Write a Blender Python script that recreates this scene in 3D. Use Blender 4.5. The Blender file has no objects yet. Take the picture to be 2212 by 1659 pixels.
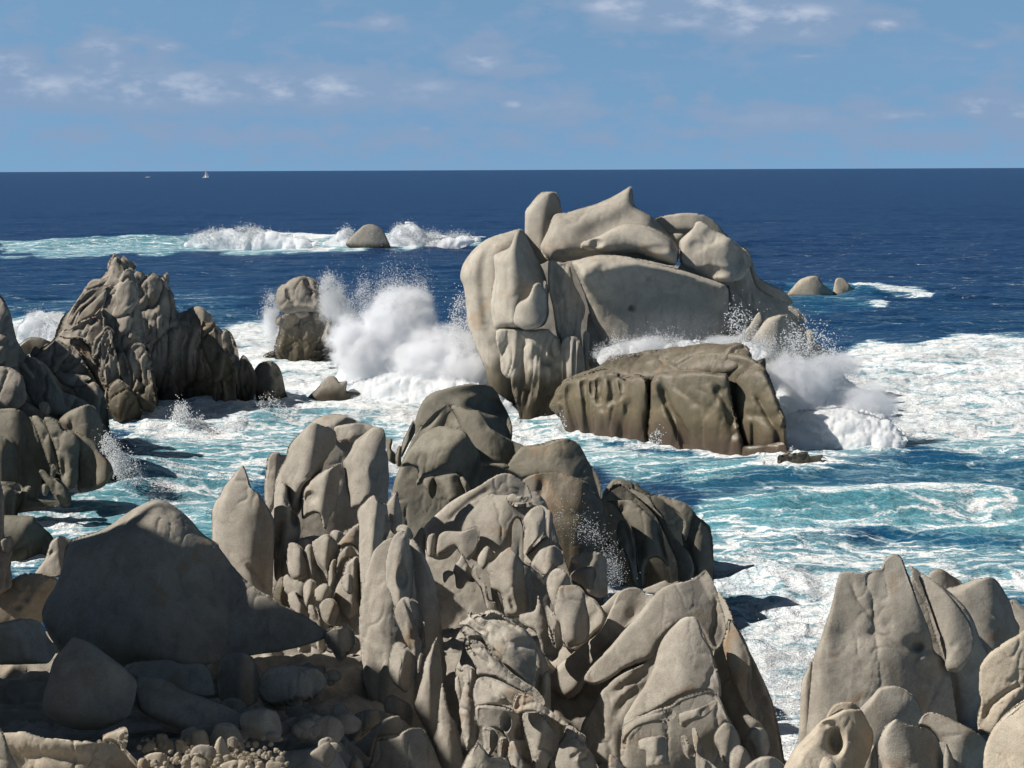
import bpy, math, random
import numpy as np
from mathutils import Vector, Matrix

# ------------------------------------------------------------------ camera, world, sun, exposure
W, H = 2212.0, 1659.0          # picture units used for tracing
FPX = 3687.0                   # focal length in those units
CAM_Z = 12.0
sc = bpy.context.scene
COL = sc.collection
pitch = math.atan((829.5 - 366.5) / FPX)
roll = -math.radians(0.233)
fwd = np.array([0.0, math.cos(pitch), -math.sin(pitch)])
rt0 = np.array([1.0, 0.0, 0.0]); up0 = np.cross(rt0, fwd)
rt = math.cos(roll) * rt0 + math.sin(roll) * up0
up = -math.sin(roll) * rt0 + math.cos(roll) * up0
CAM = np.array([0.0, 0.0, CAM_Z])
cd = bpy.data.cameras.new('camera'); cam = bpy.data.objects.new('camera', cd); COL.objects.link(cam)
cd.sensor_width = 36.0; cd.lens = 36.0 * FPX / W; cd.clip_start = 0.1; cd.clip_end = 60000
cam.matrix_world = Matrix(((rt[0], up[0], -fwd[0], 0), (rt[1], up[1], -fwd[1], 0), (rt[2], up[2], -fwd[2], CAM_Z), (0, 0, 0, 1)))
sc.camera = cam

SUN_AZ = math.radians(-99)    # from +Y, negative = to the left
SUN_EL = math.radians(42)
sundir = np.array([math.sin(SUN_AZ) * math.cos(SUN_EL), math.cos(SUN_AZ) * math.cos(SUN_EL), math.sin(SUN_EL)])
sl = bpy.data.lights.new('sun', 'SUN'); so = bpy.data.objects.new('sun', sl); COL.objects.link(so)
sl.energy = 5.0; sl.angle = math.radians(0.53); sl.color = (1.0, 0.94, 0.86)
so.rotation_euler = Vector(sundir).to_track_quat('Z', 'Y').to_euler(); so.location = (0, 0, 60)

sc.view_settings.view_transform = 'Standard'; sc.view_settings.look = 'None'
sc.view_settings.exposure = 0.32; sc.view_settings.gamma = 1.0; sc.view_settings.use_curve_mapping = False
sc.cycles.max_bounces = 12; sc.cycles.diffuse_bounces = 4; sc.cycles.transparent_max_bounces = 8
sc.cycles.volume_bounces = 10; sc.cycles.volume_step_rate = 1.0; sc.cycles.volume_max_steps = 64
sc.cycles.use_denoising = True

class NT:
    """tiny node helper"""
    def __init__(s, nt): s.nt = nt; nt.nodes.clear()
    def n(s, t, **k):
        nd = s.nt.nodes.new(t)
        for a, v in k.items(): setattr(nd, a, v)
        return nd
    def put(s, sock, v):
        if v is None: return
        if hasattr(v, 'is_linked') or hasattr(v, 'links'): s.nt.links.new(v, sock)
        else: sock.default_value = v
    def m(s, op, a, b=None, c=None, clamp=False):
        nd = s.n('ShaderNodeMath', operation=op, use_clamp=clamp)
        s.put(nd.inputs[0], a); s.put(nd.inputs[1], b); s.put(nd.inputs[2], c); return nd.outputs[0]
    def vm(s, op, a, b=None):
        nd = s.n('ShaderNodeVectorMath', operation=op); s.put(nd.inputs[0], a); s.put(nd.inputs[1], b)
        return nd.outputs[0]
    def ramp(s, x, lo, hi, a=0.0, b=1.0, kind='SMOOTHSTEP'):
        nd = s.n('ShaderNodeMapRange', interpolation_type=kind)
        for i, v in enumerate((x, lo, hi, a, b)): s.put(nd.inputs[i], v)
        return nd.outputs[0]
    def mix(s, f, a, b, mode='MIX'):
        nd = s.n('ShaderNodeMix', data_type='RGBA', blend_type=mode)
        s.put(nd.inputs[0], f); s.put(nd.inputs[6], a); s.put(nd.inputs[7], b); return nd.outputs[2]
    def noise(s, vec, scale, detail=4, rough=0.55, dist=0.0, out=0):
        nd = s.n('ShaderNodeTexNoise'); s.put(nd.inputs['Vector'], vec)
        nd.inputs['Scale'].default_value = scale; nd.inputs['Detail'].default_value = detail
        nd.inputs['Roughness'].default_value = rough; nd.inputs['Distortion'].default_value = dist
        return nd.outputs[out]
    def mapping(s, vec, scale=(1, 1, 1), loc=(0, 0, 0), rot=(0, 0, 0)):
        nd = s.n('ShaderNodeMapping'); s.put(nd.inputs[0], vec)
        nd.inputs['Scale'].default_value = scale; nd.inputs['Location'].default_value = loc; nd.inputs['Rotation'].default_value = rot
        return nd.outputs[0]
    def comb(s, x, y, z):
        nd = s.n('ShaderNodeCombineXYZ'); s.put(nd.inputs[0], x); s.put(nd.inputs[1], y); s.put(nd.inputs[2], z); return nd.outputs[0]

# ---- sky with clouds, all by direction
wd = bpy.data.worlds.new('World'); sc.world = wd; wd.use_nodes = True
w = NT(wd.node_tree)
sky = w.n('ShaderNodeTexSky', sky_type='NISHITA'); sky.sun_disc = False
sky.sun_elevation = SUN_EL; sky.sun_rotation = SUN_AZ; sky.altitude = 0; sky.air_density = 0.55; sky.dust_density = 0.2; sky.ozone_density = 3.0
tc = w.n('ShaderNodeTexCoord'); sep = w.n('ShaderNodeSeparateXYZ'); w.put(sep.inputs[0], tc.outputs['Generated'])
sx, sy, sz = sep.outputs
w.put(sky.inputs[0], w.vm('NORMALIZE', w.vm('ADD', w.vm('MULTIPLY', tc.outputs['Generated'], (1, 1, 1.15)), (0, 0, .14))))
el = w.m('ARCSINE', sz); az = w.m('ARCTAN2', sx, sy)
# (px, py, rx, ry, strength): cloud banks, directions taken from the photograph
SKYSPEC = [(1500, 20, 230, 42, 1.0), (1690, 45, 170, 42, 1.0), (1905, 55, 42, 16, .85), (1330, 10, 110, 26, .8),
           (215, 128, 62, 50, 1.0), (20, 150, 70, 48, .95), (70, 190, 150, 42, .8), (330, 190, 300, 50, .85), (640, 190, 280, 48, .8),
           (900, 195, 200, 40, .62), (1040, 125, 75, 36, .85), (1120, 150, 80, 14, .7), (820, 50, 50, 18, .7), (730, 52, 50, 8, .55),
           (360, 100, 36, 12, .8), (280, 85, 45, 9, .55), (1105, 226, 28, 12, .8), (920, 278, 26, 9, .5), (1200, 235, 160, 40, .5),
           (1700, 255, 260, 40, .5), (1950, 248, 120, 18, .6), (2130, 230, 70, 36, .8), (2200, 250, 60, 36, .75), (1520, 285, 120, 16, .4),
           (1745, 121, 45, 6, .5), (2120, 98, 28, 8, .5), (2075, 127, 40, 6, .4), (1440, 213, 26, 9, .45), (1520, 215, 20, 8, .4),
           (500, 290, 500, 30, .35), (1000, 300, 600, 30, .3), (2000, 310, 500, 26, .3), (-500, 120, 380, 80, .9), (2900, 150, 420, 80, .8)]
def density(az_, el_):
    cx = None
    for (px, py, rx, ry, st) in SKYSPEC:
        d = fwd + rt * ((px - W / 2) / FPX) + up * ((H / 2 - py) / FPX); d = d / np.linalg.norm(d)
        a0 = math.atan2(d[0], d[1]); e0 = math.asin(d[2])
        u = w.m('DIVIDE', w.m('SUBTRACT', az_, a0), rx / FPX); v = w.m('DIVIDE', w.m('SUBTRACT', el_, e0), ry / FPX)
        r2 = w.m('ADD', w.m('MULTIPLY', u, u), w.m('MULTIPLY', v, v))
        g = w.m('MULTIPLY', w.m('POWER', 2.718, w.m('MULTIPLY', r2, -0.9)), st)
        cx = g if cx is None else w.m('MAXIMUM', cx, g)
    return cx
cover = density(az, el)
P0 = w.comb(w.m('MULTIPLY', az, 22.0), w.m('MULTIPLY', el, 46.0), 0.0)
nA = w.m('ADD', w.m('MULTIPLY', w.noise(P0, 1.9, 6, .56, .15), .8), w.m('MULTIPLY', w.noise(w.mapping(P0, (.5, 1.2, 1)), 1.1, 3, .5), .2))
dens = w.ramp(w.m('ADD', w.m('MULTIPLY', cover, .60), nA), .50, .76)
puff = w.ramp(w.noise(w.vm('ADD', P0, (3.1, -.35, 0.0)), 1.7, 4, .55, .0), .40, .74)
lit = w.m('MULTIPLY', w.m('MULTIPLY', puff, w.ramp(dens, .25, .95)), w.ramp(cover, .35, .85))
wisp = w.m('MULTIPLY', w.ramp(w.noise(w.comb(w.m('MULTIPLY', az, 5.0), w.m('MULTIPLY', el, 40.0), 3.0), 1.0, 5, .6), .42, .75), .22)
lowfade = w.ramp(el, 0.0, 0.03)
up_ = w.ramp(el, .13, .50, 1.0, .10)
hz_ = w.ramp(el, -.01, .115, .76, 1.12, 'LINEAR')
skyc = w.mix(1.0, w.mix(1.0, sky.outputs[0], (1.07, 1.17, 1.0, 1), 'MULTIPLY'), w.comb(w.m('MULTIPLY', up_, hz_), w.m('MULTIPLY', up_, hz_), w.m('MULTIPLY', up_, w.m('ADD', w.m('MULTIPLY', hz_, .7), .28))), 'MULTIPLY')
# ramps darken Sky Texture overhead, cutting fill light, and at horizon; clouds tinted against it
shade = w.mix(lit, (1.72, 2.5, 3.75, 1), (3.6, 4.1, 5.0, 1))
body = w.mix(w.m('MULTIPLY', dens, .92), skyc, shade)
body = w.mix(w.m('MULTIPLY', wisp, lowfade), body, (1.9, 2.7, 4.1, 1))
bg = w.n('ShaderNodeBackground'); w.put(bg.inputs[0], body); bg.inputs[1].default_value = 0.113
ow = w.n('ShaderNodeOutputWorld'); w.put(ow.inputs[0], bg.outputs[0])

# ------------------------------------------------------------------ geometry tools
def ray(px, py):
    """direction with unit component along the camera axis"""
    px = np.asarray(px, float); py = np.asarray(py, float)
    return fwd + rt * ((px - W / 2) / FPX)[..., None] + up * ((H / 2 - py) / FPX)[..., None]
def proj(p):
    q = p - CAM; z = q @ fwd
    return W / 2 + (q @ rt) / z * FPX, H / 2 - (q @ up) / z * FPX, z
def sea_depth(px, py):
    return CAM_Z / -ray(px, py)[..., 2]
def at(px, py, D): return CAM + ray(px, py) * D

def _hash(ix, iy, iz):
    h = (ix.astype(np.uint32) * np.uint32(374761393) + iy.astype(np.uint32) * np.uint32(668265263) + iz.astype(np.uint32) * np.uint32(2147483647 - 37))
    h = (h ^ (h >> np.uint32(13))) * np.uint32(1274126177); h = h ^ (h >> np.uint32(16))
    return (h & np.uint32(0xffff)).astype(np.float32) / 32767.5 - 1.0
def vnoise(P):
    """value noise, -1..1"""
    P = np.asarray(P, np.float32); i = np.floor(P).astype(np.int64); f = P - i; f = f * f * f * (f * (f * 6 - 15) + 10)
    i = i & 0xffffffff
    o = 0
    for dx in (0, 1):
        wx = f[:, 0] if dx else 1 - f[:, 0]
        for dy in (0, 1):
            wy = f[:, 1] if dy else 1 - f[:, 1]
            for dz in (0, 1):
                wz = f[:, 2] if dz else 1 - f[:, 2]
                o = o + wx * wy * wz * _hash(i[:, 0] + dx, i[:, 1] + dy, i[:, 2] + dz)
    return o
def fbm(P, octs=3, gain=.5):
    a = 1.0; o = 0; t = 0
    for k in range(octs):
        o = o + a * vnoise(P * (2.03 ** k) + 17.3 * k); t += a; a *= gain
    return o / t

def voro(P):
    """F1, F2 and a random value of the nearest cell"""
    P = np.asarray(P, np.float32); i = np.floor(P).astype(np.int64); f = (P - i).astype(np.float32)
    F1 = np.full(len(P), 9.0, np.float32); F2 = F1.copy(); cid = np.zeros(len(P), np.float32)
    for dx in (-1, 0, 1):
        for dy in (-1, 0, 1):
            for dz in (-1, 0, 1):
                c = (i + (dx, dy, dz)) & 0xffffffff; h1 = _hash(c[:, 0], c[:, 1], c[:, 2]); h2 = _hash(c[:, 0] + 91, c[:, 1] + 7, c[:, 2] + 33); h3 = _hash(c[:, 0] + 5, c[:, 1] + 57, c[:, 2] + 71)
                d = np.sqrt((dx + .5 + .42 * h1 - f[:, 0]) ** 2 + (dy + .5 + .42 * h2 - f[:, 1]) ** 2 + (dz + .5 + .42 * h3 - f[:, 2]) ** 2)
                m = d < F1; F2 = np.where(m, F1, np.minimum(F2, d)); cid = np.where(m, h1 * .5 + h2 * .5, cid); F1 = np.where(m, d, F1)
    return F1, F2, cid
ZONE = {'P': (0, 0, 1), 'A': (0, 530.9, .36), 'M': (973.3, 380.5, .4), 'B': (442.4, 796.3, .32), 'C': (1061.8, 929, .32),
        'L': (0, 1061.8, .36), 'D': (707.8, 1128.1, .32), 'E': (1327.2, 1128.1, .4),
        'R': (1415.7, 575.1, .36), 'S': (575.1, 548.6, .28)}
def pts(zone, s):
    ox, oy, k = ZONE[zone]
    a = np.array([[float(v) for v in q.split(',')] for q in s.split()], float)
    return a * k + (ox, oy)
def crom(p, closed, sub):
    n = len(p); out = []
    rng = range(n) if closed else range(n - 1)
    for i in rng:
        if closed: a, b, c, d = p[i - 1], p[i], p[(i + 1) % n], p[(i + 2) % n]
        else: a, b, c, d = p[max(i - 1, 0)], p[i], p[i + 1], p[min(i + 2, n - 1)]
        for k in range(sub):
            t = k / sub; m1 = (c - a) * .42; m2 = (d - b) * .42
            lim = np.linalg.norm(c - b)
            for m in (m1, m2):
                l = np.linalg.norm(m)
                if l > lim: m *= lim / l
            out.append((2*t**3 - 3*t**2 + 1) * b + (t**3 - 2*t**2 + t) * m1 + (-2*t**3 + 3*t**2) * c + (t**3 - t**2) * m2)
    if not closed: out.append(p[-1])
    return np.array(out)
def seg_dist(Q, poly, closed=False):
    """distance of points Q to a polyline and closest points"""
    a = poly if closed else poly[:-1]; b = np.roll(poly, -1, 0) if closed else poly[1:]
    best = np.full(len(Q), 1e18); cp = np.zeros((len(Q), 2))
    for s, e in zip(a, b):
        d = e - s; L = d @ d + 1e-12
        t = np.clip(((Q - s) @ d) / L, 0, 1); c = s + t[:, None] * d; r = ((Q - c) ** 2).sum(1)
        m = r < best; best[m] = r[m]; cp[m] = c[m]
    return np.sqrt(best), cp
def inside(Q, poly):
    x, y = Q[:, 0], Q[:, 1]; c = np.zeros(len(Q), bool); b = np.roll(poly, -1, 0)
    for (x1, y1), (x2, y2) in zip(poly, b):
        if y1 == y2: continue
        m = ((y1 > y) != (y2 > y)) & (x < (x2 - x1) * (y - y1) / (y2 - y1) + x1)
        c ^= m
    return c
def soft_dist(Q, poly):
    n = np.roll(poly, -1, 0); L = np.linalg.norm(n - poly, axis=1)
    S = []; wts = []
    for p, q, l in zip(poly, n, L):
        k = max(1, int(l / 9)); t = (np.arange(k) + .5) / k
        S.append(p + (q - p) * t[:, None]); wts += [l / k] * k
    S = np.concatenate(S); wts = np.array(wts); acc = np.zeros(len(Q))
    for i in range(0, len(S), 64):
        d2 = ((Q[:, None, :] - S[None, i:i + 64]) ** 2).sum(2) + 1.0
        acc += (wts[i:i + 64] / (d2 * d2)).sum(1)
    return (acc / (math.pi / 2)) ** (-1 / 3)

STEP = 3.0
def make_mesh(name, V, F, mat, smooth=True, parent=None):
    """F: (n,4) int array, or list of arrays"""
    me = bpy.data.meshes.new(name)
    F = np.asarray(F); k = F.shape[1]
    me.vertices.add(len(V)); me.vertices.foreach_set('co', np.ascontiguousarray(V, np.float32).ravel())
    me.loops.add(F.size); me.loops.foreach_set('vertex_index', np.ascontiguousarray(F, np.int32).ravel())
    me.polygons.add(len(F)); me.polygons.foreach_set('loop_start', np.arange(0, F.size, k, dtype=np.int32))
    me.polygons.foreach_set('use_smooth', np.full(len(F), smooth))
    me.update(calc_edges=True); me.validate()
    me.materials.append(mat)
    o = bpy.data.objects.new(name, me); COL.objects.link(o)
    if parent is not None: o.parent = parent
    return o
def vnormals(V, F):
    a = V[F[:, 2]] - V[F[:, 0]]; b = V[F[:, 3]] - V[F[:, 1]]; n = np.cross(a, b); N = np.zeros_like(V)
    for k in range(4):
        for c in range(3): N[:, c] += np.bincount(F[:, k], n[:, c], len(V))
    return N / (np.linalg.norm(N, axis=1)[:, None] + 1e-12)

BX0, BY0, BS = -700, -100, 4.0
BW, BH = 900, 620
SHORE = []
class Thing:
    def __init__(s, name, label, cat, D, mat, group=None, empty=True, kind=None):
        s.D = D; s.mat = mat; s.name = name; s.buf = np.full((BH, BW), np.inf); s.lastD = D; s.n = 0
        s.label, s.cat, s.group, s.kind = label, cat, group, kind; s.root = None; s.shift = 0.0; s.sea = D > 40; s.blk = None; s.empty = empty; s.w = None; s.lobes = []
    def tag(s, o):
        o['label'] = s.label; o['category'] = s.cat
        if s.group: o['group'] = s.group
        if s.kind: o['kind'] = s.kind
    def lobe(s, part, zone, outline, D=None, T=None, Tb=None, r=None, soft=10, p=2.0, yaw=None, pit=None, cr=(), pits=(), lump=1.0,
             flute=None, lift=0.0, wl=None, mat=None, step=None, sub=4, R=None, maxs=.9, label=None, fac=3, n_far=True):
        base_ = s.n == 0 or part in ('rock_core', 'base', 'body', 'front_body', 'dark_flank', 'shoulder', 'bulge', 'great_slab', 'core')
        if yaw is None: yaw = 0 if base_ else (-.30 if s.D < 50 else -.12)
        if pit is None: pit = 0 if base_ else (.18 if s.D < 50 else .08)
        if D is not None: D = D + s.shift
        step = step or (2.5 if s.D < 50 else STEP)
        ol = crom(pts(zone, outline), True, sub)
        x0, y0 = ol.min(0) - step; x1, y1 = ol.max(0) + step
        nx = int((x1 - x0) / step) + 2; ny = int((y1 - y0) / step) + 2
        gx, gy = np.meshgrid(x0 + np.arange(nx) * step, y0 + np.arange(ny) * step); Q = np.stack([gx.ravel(), gy.ravel()], 1)
        ins = inside(Q, ol)
        I = ins.reshape(ny, nx); cell = I[:-1, :-1] | I[1:, :-1] | I[:-1, 1:] | I[1:, 1:]
        idx = np.arange(nx * ny).reshape(ny, nx)
        quads = np.stack([idx[:-1, :-1][cell], idx[:-1, 1:][cell], idx[1:, 1:][cell], idx[1:, :-1][cell]], 1)
        used = np.unique(quads); remap = np.full(nx * ny, -1); remap[used] = np.arange(len(used)); quads = remap[quads]
        Q = Q[used]; ins = ins[used]; hd, cp = seg_dist(Q, ol, True)
        ins = ins & (hd > .42 * step); bd = ~ins; Q[bd] = cp[bd]; hd = hd[ins]
        quads = quads[ins[quads].any(1)]; us = np.unique(quads); rm = np.full(len(Q), -1); rm[us] = np.arange(len(us)); quads = rm[quads]
        Q = Q[us]; hd_ = np.zeros(len(ins)); hd_[ins] = hd; hd_ = hd_[us]; ins = ins[us]; hd = hd_[ins]
        de = np.zeros(len(Q)); de[ins] = np.minimum(soft_dist(Q[ins], ol), hd)
        dm = de.max()
        edge0 = np.clip(de / 1.0, 0, 1)
        if r is not None:
            rp = r if isinstance(r, (list, tuple)) else [r]
            dr = np.min([seg_dist(Q, pts(zone, q))[0] for q in rp], 0)
            drs = np.sqrt(dr * dr + soft * soft) - soft * .8
            sd = de / (de + drs + 1e-6)
        else:
            sd = np.minimum(1, de / (R or dm))
            if R: sd = sd * .93 + .07 * de / dm
        if T is None: T = min(.68 * dm, 70)
        if s.D < 50 and n_far: T *= 1.7
        elif s.D < 110 and n_far: T *= 1.2
        if Tb is None: Tb = T
        g = (1 - (1 - sd) ** p) ** (1 / p)
        if fac:
            rs = np.random.default_rng(int(abs(ol.sum())) % 9973); cen = (Q * de[:, None]).sum(0) / de.sum(); a0 = rs.random() * 6.283
            dq = Q - cen; uq = dq / (1.9 * dq.std(0) + 1e-6)
            hh = g * T; acc = (hh + 1e-3) ** -6.0
            dirs = [(rs.uniform(-.35, .35), rs.uniform(.6, 1.15)), (math.pi + rs.uniform(-.7, .7), rs.uniform(.1, .5)), (-math.pi / 2 + rs.uniform(-.5, .5), rs.uniform(.2, .6)), (math.pi / 2 + rs.uniform(-.5, .5), rs.uniform(.2, .6))]
            for th_, sl_ in dirs[:fac]:
                pl_ = T * rs.uniform(.70, .92) - (uq @ np.array([math.cos(th_), math.sin(th_)])) * sl_ * T
                acc = acc + np.maximum(pl_, T * .05) ** -6.0
            g = np.where(hh > 0, acc ** (-1 / 6.0), 0) / T * edge0
        hf = T * g; hb = Tb * (1 - (1 - np.minimum(1, de / dm)) ** 2) ** .5
        edge = np.clip(de / 6.0, 0, 1)
        for (poly, wd_, dp) in cr:
            q = pts(zone, poly); q = crom(q, False, 3) if len(q) > 2 else q
            d, _ = seg_dist(Q, q)
            # taper to the ends
            de_ = np.minimum(np.linalg.norm(Q - q[0], axis=1), np.linalg.norm(Q - q[-1], axis=1))
            tp = np.clip(de_ / (3 * wd_), .25, 1)
            hf -= 1.45 * dp * tp * np.exp(-(d / wd_) ** 2) * edge
        for (cx, cy, rx, ry, dp) in pits:
            c = pts(zone, '%f,%f' % (cx, cy))[0]; k = ZONE[zone][2]
            d = ((Q[:, 0] - c[0]) / (rx * k)) ** 2 + ((Q[:, 1] - c[1]) / (ry * k)) ** 2
            hf -= dp * np.exp(-d ** 2) * edge
        if flute:
            amp, wlv, ang = flute[:3]; ca, sa = math.cos(math.radians(ang)), math.sin(math.radians(ang))
            u = Q[:, 0] * ca + Q[:, 1] * sa; v = -Q[:, 0] * sa + Q[:, 1] * ca
            wob = vnoise(np.stack([Q[:, 0] / 70, Q[:, 1] / 70, np.full(len(Q), 3.7 + s.n)], 1)) * wlv * .5
            nz = vnoise(np.stack([(u + wob) / wlv, v / (wlv * 6), np.full(len(Q), 9.1 + s.n)], 1))
            nz2 = vnoise(np.stack([(u + wob) / (wlv * .45), v / (wlv * 3), np.full(len(Q), 5.1 + s.n)], 1))
            hf -= amp * (1 - np.minimum(1, np.abs(nz) * 2.2)) * edge + amp * .35 * (1 - np.minimum(1, np.abs(nz2) * 2.2)) * edge
        # plane
        cxy = ol.mean(0)
        if s.w is None:
            s.w = ray(*cxy); s.w = s.w / np.linalg.norm(s.w)
        a = b = 0.0
        if wl is not None:
            q = pts(zone, '%f,%f' % wl)[0]; j = np.argmin(((Q - q) ** 2).sum(1)); Ds = float(sea_depth(q[0], q[1]))
            D = Ds / (1 - hf[j] / FPX)
        if D is None:
            bi = np.clip(((Q[:, 1] - BY0) / BS).astype(int), 0, BH - 1); bj = np.clip(((Q[:, 0] - BX0) / BS).astype(int), 0, BW - 1)
            bz = s.buf[bi, bj]; ok = np.isfinite(bz)
            if ok.sum() < max(8, .12 * len(Q)): D = s.lastD - lift * s.D / FPX
            else:
                k = s.D / FPX; X = (Q - cxy) * k; A = np.stack([np.ones(ok.sum()), X[ok, 0], X[ok, 1]], 1)
                sol = np.linalg.lstsq(A, bz[ok], rcond=None)[0]
                if ok.mean() > .5: a, b = np.clip(sol[1], -maxs, maxs) * .8, np.clip(sol[2], -maxs, maxs) * .8
                rr = bz[ok] - (X[ok] @ np.array([a, b]))
                bb = (de[ok] < 8)
                q = rr[bb] if bb.sum() > 4 else rr
                D = float(np.percentile(q, 30)) - lift * k
        s.lastD = D
        k = D / FPX; a += yaw; b += -pit
        X = (Q - cxy) * k; base_d = D + X[:, 0] * a + X[:, 1] * b
        Pb = CAM + ray(Q[:, 0], Q[:, 1]) * base_d[:, None]
        nI = int(ins.sum()); n = len(Q)
        front = Pb - s.w * (hf * k)[:, None]; back = Pb[ins] + s.w * (hb[ins] * k)[:, None]
        V = np.concatenate([front, back]); mp = np.arange(n); mp[ins] = n + np.arange(nI)
        qb = mp[quads][:, ::-1]
        F = np.concatenate([quads[:, ::-1], qb])
        N = vnormals(V, F)
        # orientation check: front should face the camera
        if (N[:n] @ s.w).mean() > 0: F = F[:, ::-1]; N = -N
        S = V / k; sd0 = s.n * 7.7
        disp = lump * (2.0 * vnoise(S / 95 + sd0) + .8 * vnoise(S / 38 + sd0) + .25 * vnoise(S / 15) + .12 * vnoise(S / 7))
        Sv = np.stack([S[:, 0], S[:, 1], S[:, 2] * .45], 1) + 6 * np.stack([vnoise(S / 24 + q) for q in (4.3, 9.7, 6.1)], 1)
        rg = (1 - np.abs(vnoise(Sv / 34 + sd0))) ** 7; mk = np.clip(vnoise(S / 70 + 31.0) * 2.2 + .35, 0, 1)
        disp = disp - lump * (2.0 * rg * mk + .8 * (1 - np.abs(vnoise(Sv / 13 + sd0))) ** 5 * np.clip(vnoise(S / 45 + 13.0) * 2, 0, 1))
        if s.blk:
            sz, st_, ck = s.blk[:3]; slant = s.blk[3] if len(s.blk) > 3 else .25
            Wp = S + 9 * np.stack([vnoise(S / 40 + q) for q in (1.3, 7.7, 3.1)], 1); Wp = Wp + 3 * np.stack([vnoise(S / 12 + q) for q in (2.3, 5.7, 8.1)], 1)
            R3 = np.stack([Wp[:, 0] - slant * Wp[:, 2], Wp[:, 1], (Wp[:, 2] + .3 * Wp[:, 0]) / 2.3], 1)
            F1, F2, cid = voro(R3 / sz); e1 = F2 - F1; G1, G2, cid2 = voro(R3 / (sz * .42) + 11.0); e2 = G2 - G1
            ef = np.concatenate([np.clip(de / 8, 0, 1), np.clip(de / 8, 0, 1)[ins]])
            disp = disp + ef * (st_ * cid * 1.6 + st_ * .3 * cid2 - ck * np.exp(-(e1 / .06) ** 2) - ck * .25 * np.exp(-(e2 / .09) ** 2) * (cid > 0))
        V = V + N * (disp * k)[:, None]
        if s.sea:
            zmin = V[:, 2].min()
            if -.6 < zmin < 2.0 and part not in ('lump', 'knob', 'spike', 'fold', 'toe', 'rib'):
                hgt_ = min(1.3, .5 * (V[:, 2].max() - zmin)); q_ = np.clip(1 - (V[:, 2] - zmin) / hgt_, 0, 1); V[:, 2] -= (zmin + 1.0) * q_ ** 1.3
        if s.sea:
            m_ = (V[:, 2] > -.5) & (V[:, 2] < .6); SHORE.append(V[m_][:, :2])
        Vf = V[:n]; px, py, pz = proj(Vf)
        np.minimum.at(s.buf, (np.clip(((py - BY0) / BS).astype(int), 0, BH - 1), np.clip(((px - BX0) / BS).astype(int), 0, BW - 1)), pz)
        s.lobes.append((part, V, F, mat or s.mat, label)); s.n += 1
        return s
    def done(s):
        if len(s.lobes) == 1:
            part, V, F, m, _ = s.lobes[0]
            c = V.mean(0); c[2] = V[:, 2].min()
            o = make_mesh(s.name, V - c, F, m); o.location = c; s.tag(o); return o
        allV = np.concatenate([l[1] for l in s.lobes]); c = allV.mean(0); c[2] = allV[:, 2].min()
        e = bpy.data.objects.new(s.name, None); COL.objects.link(e); e.location = c; e.empty_display_size = .5; s.tag(e)
        for part, V, F, m, lb in s.lobes:
            o = make_mesh(part, V - c, F, m, parent=e)
            if lb: o['label'] = lb
        s.root = e; return e

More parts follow.
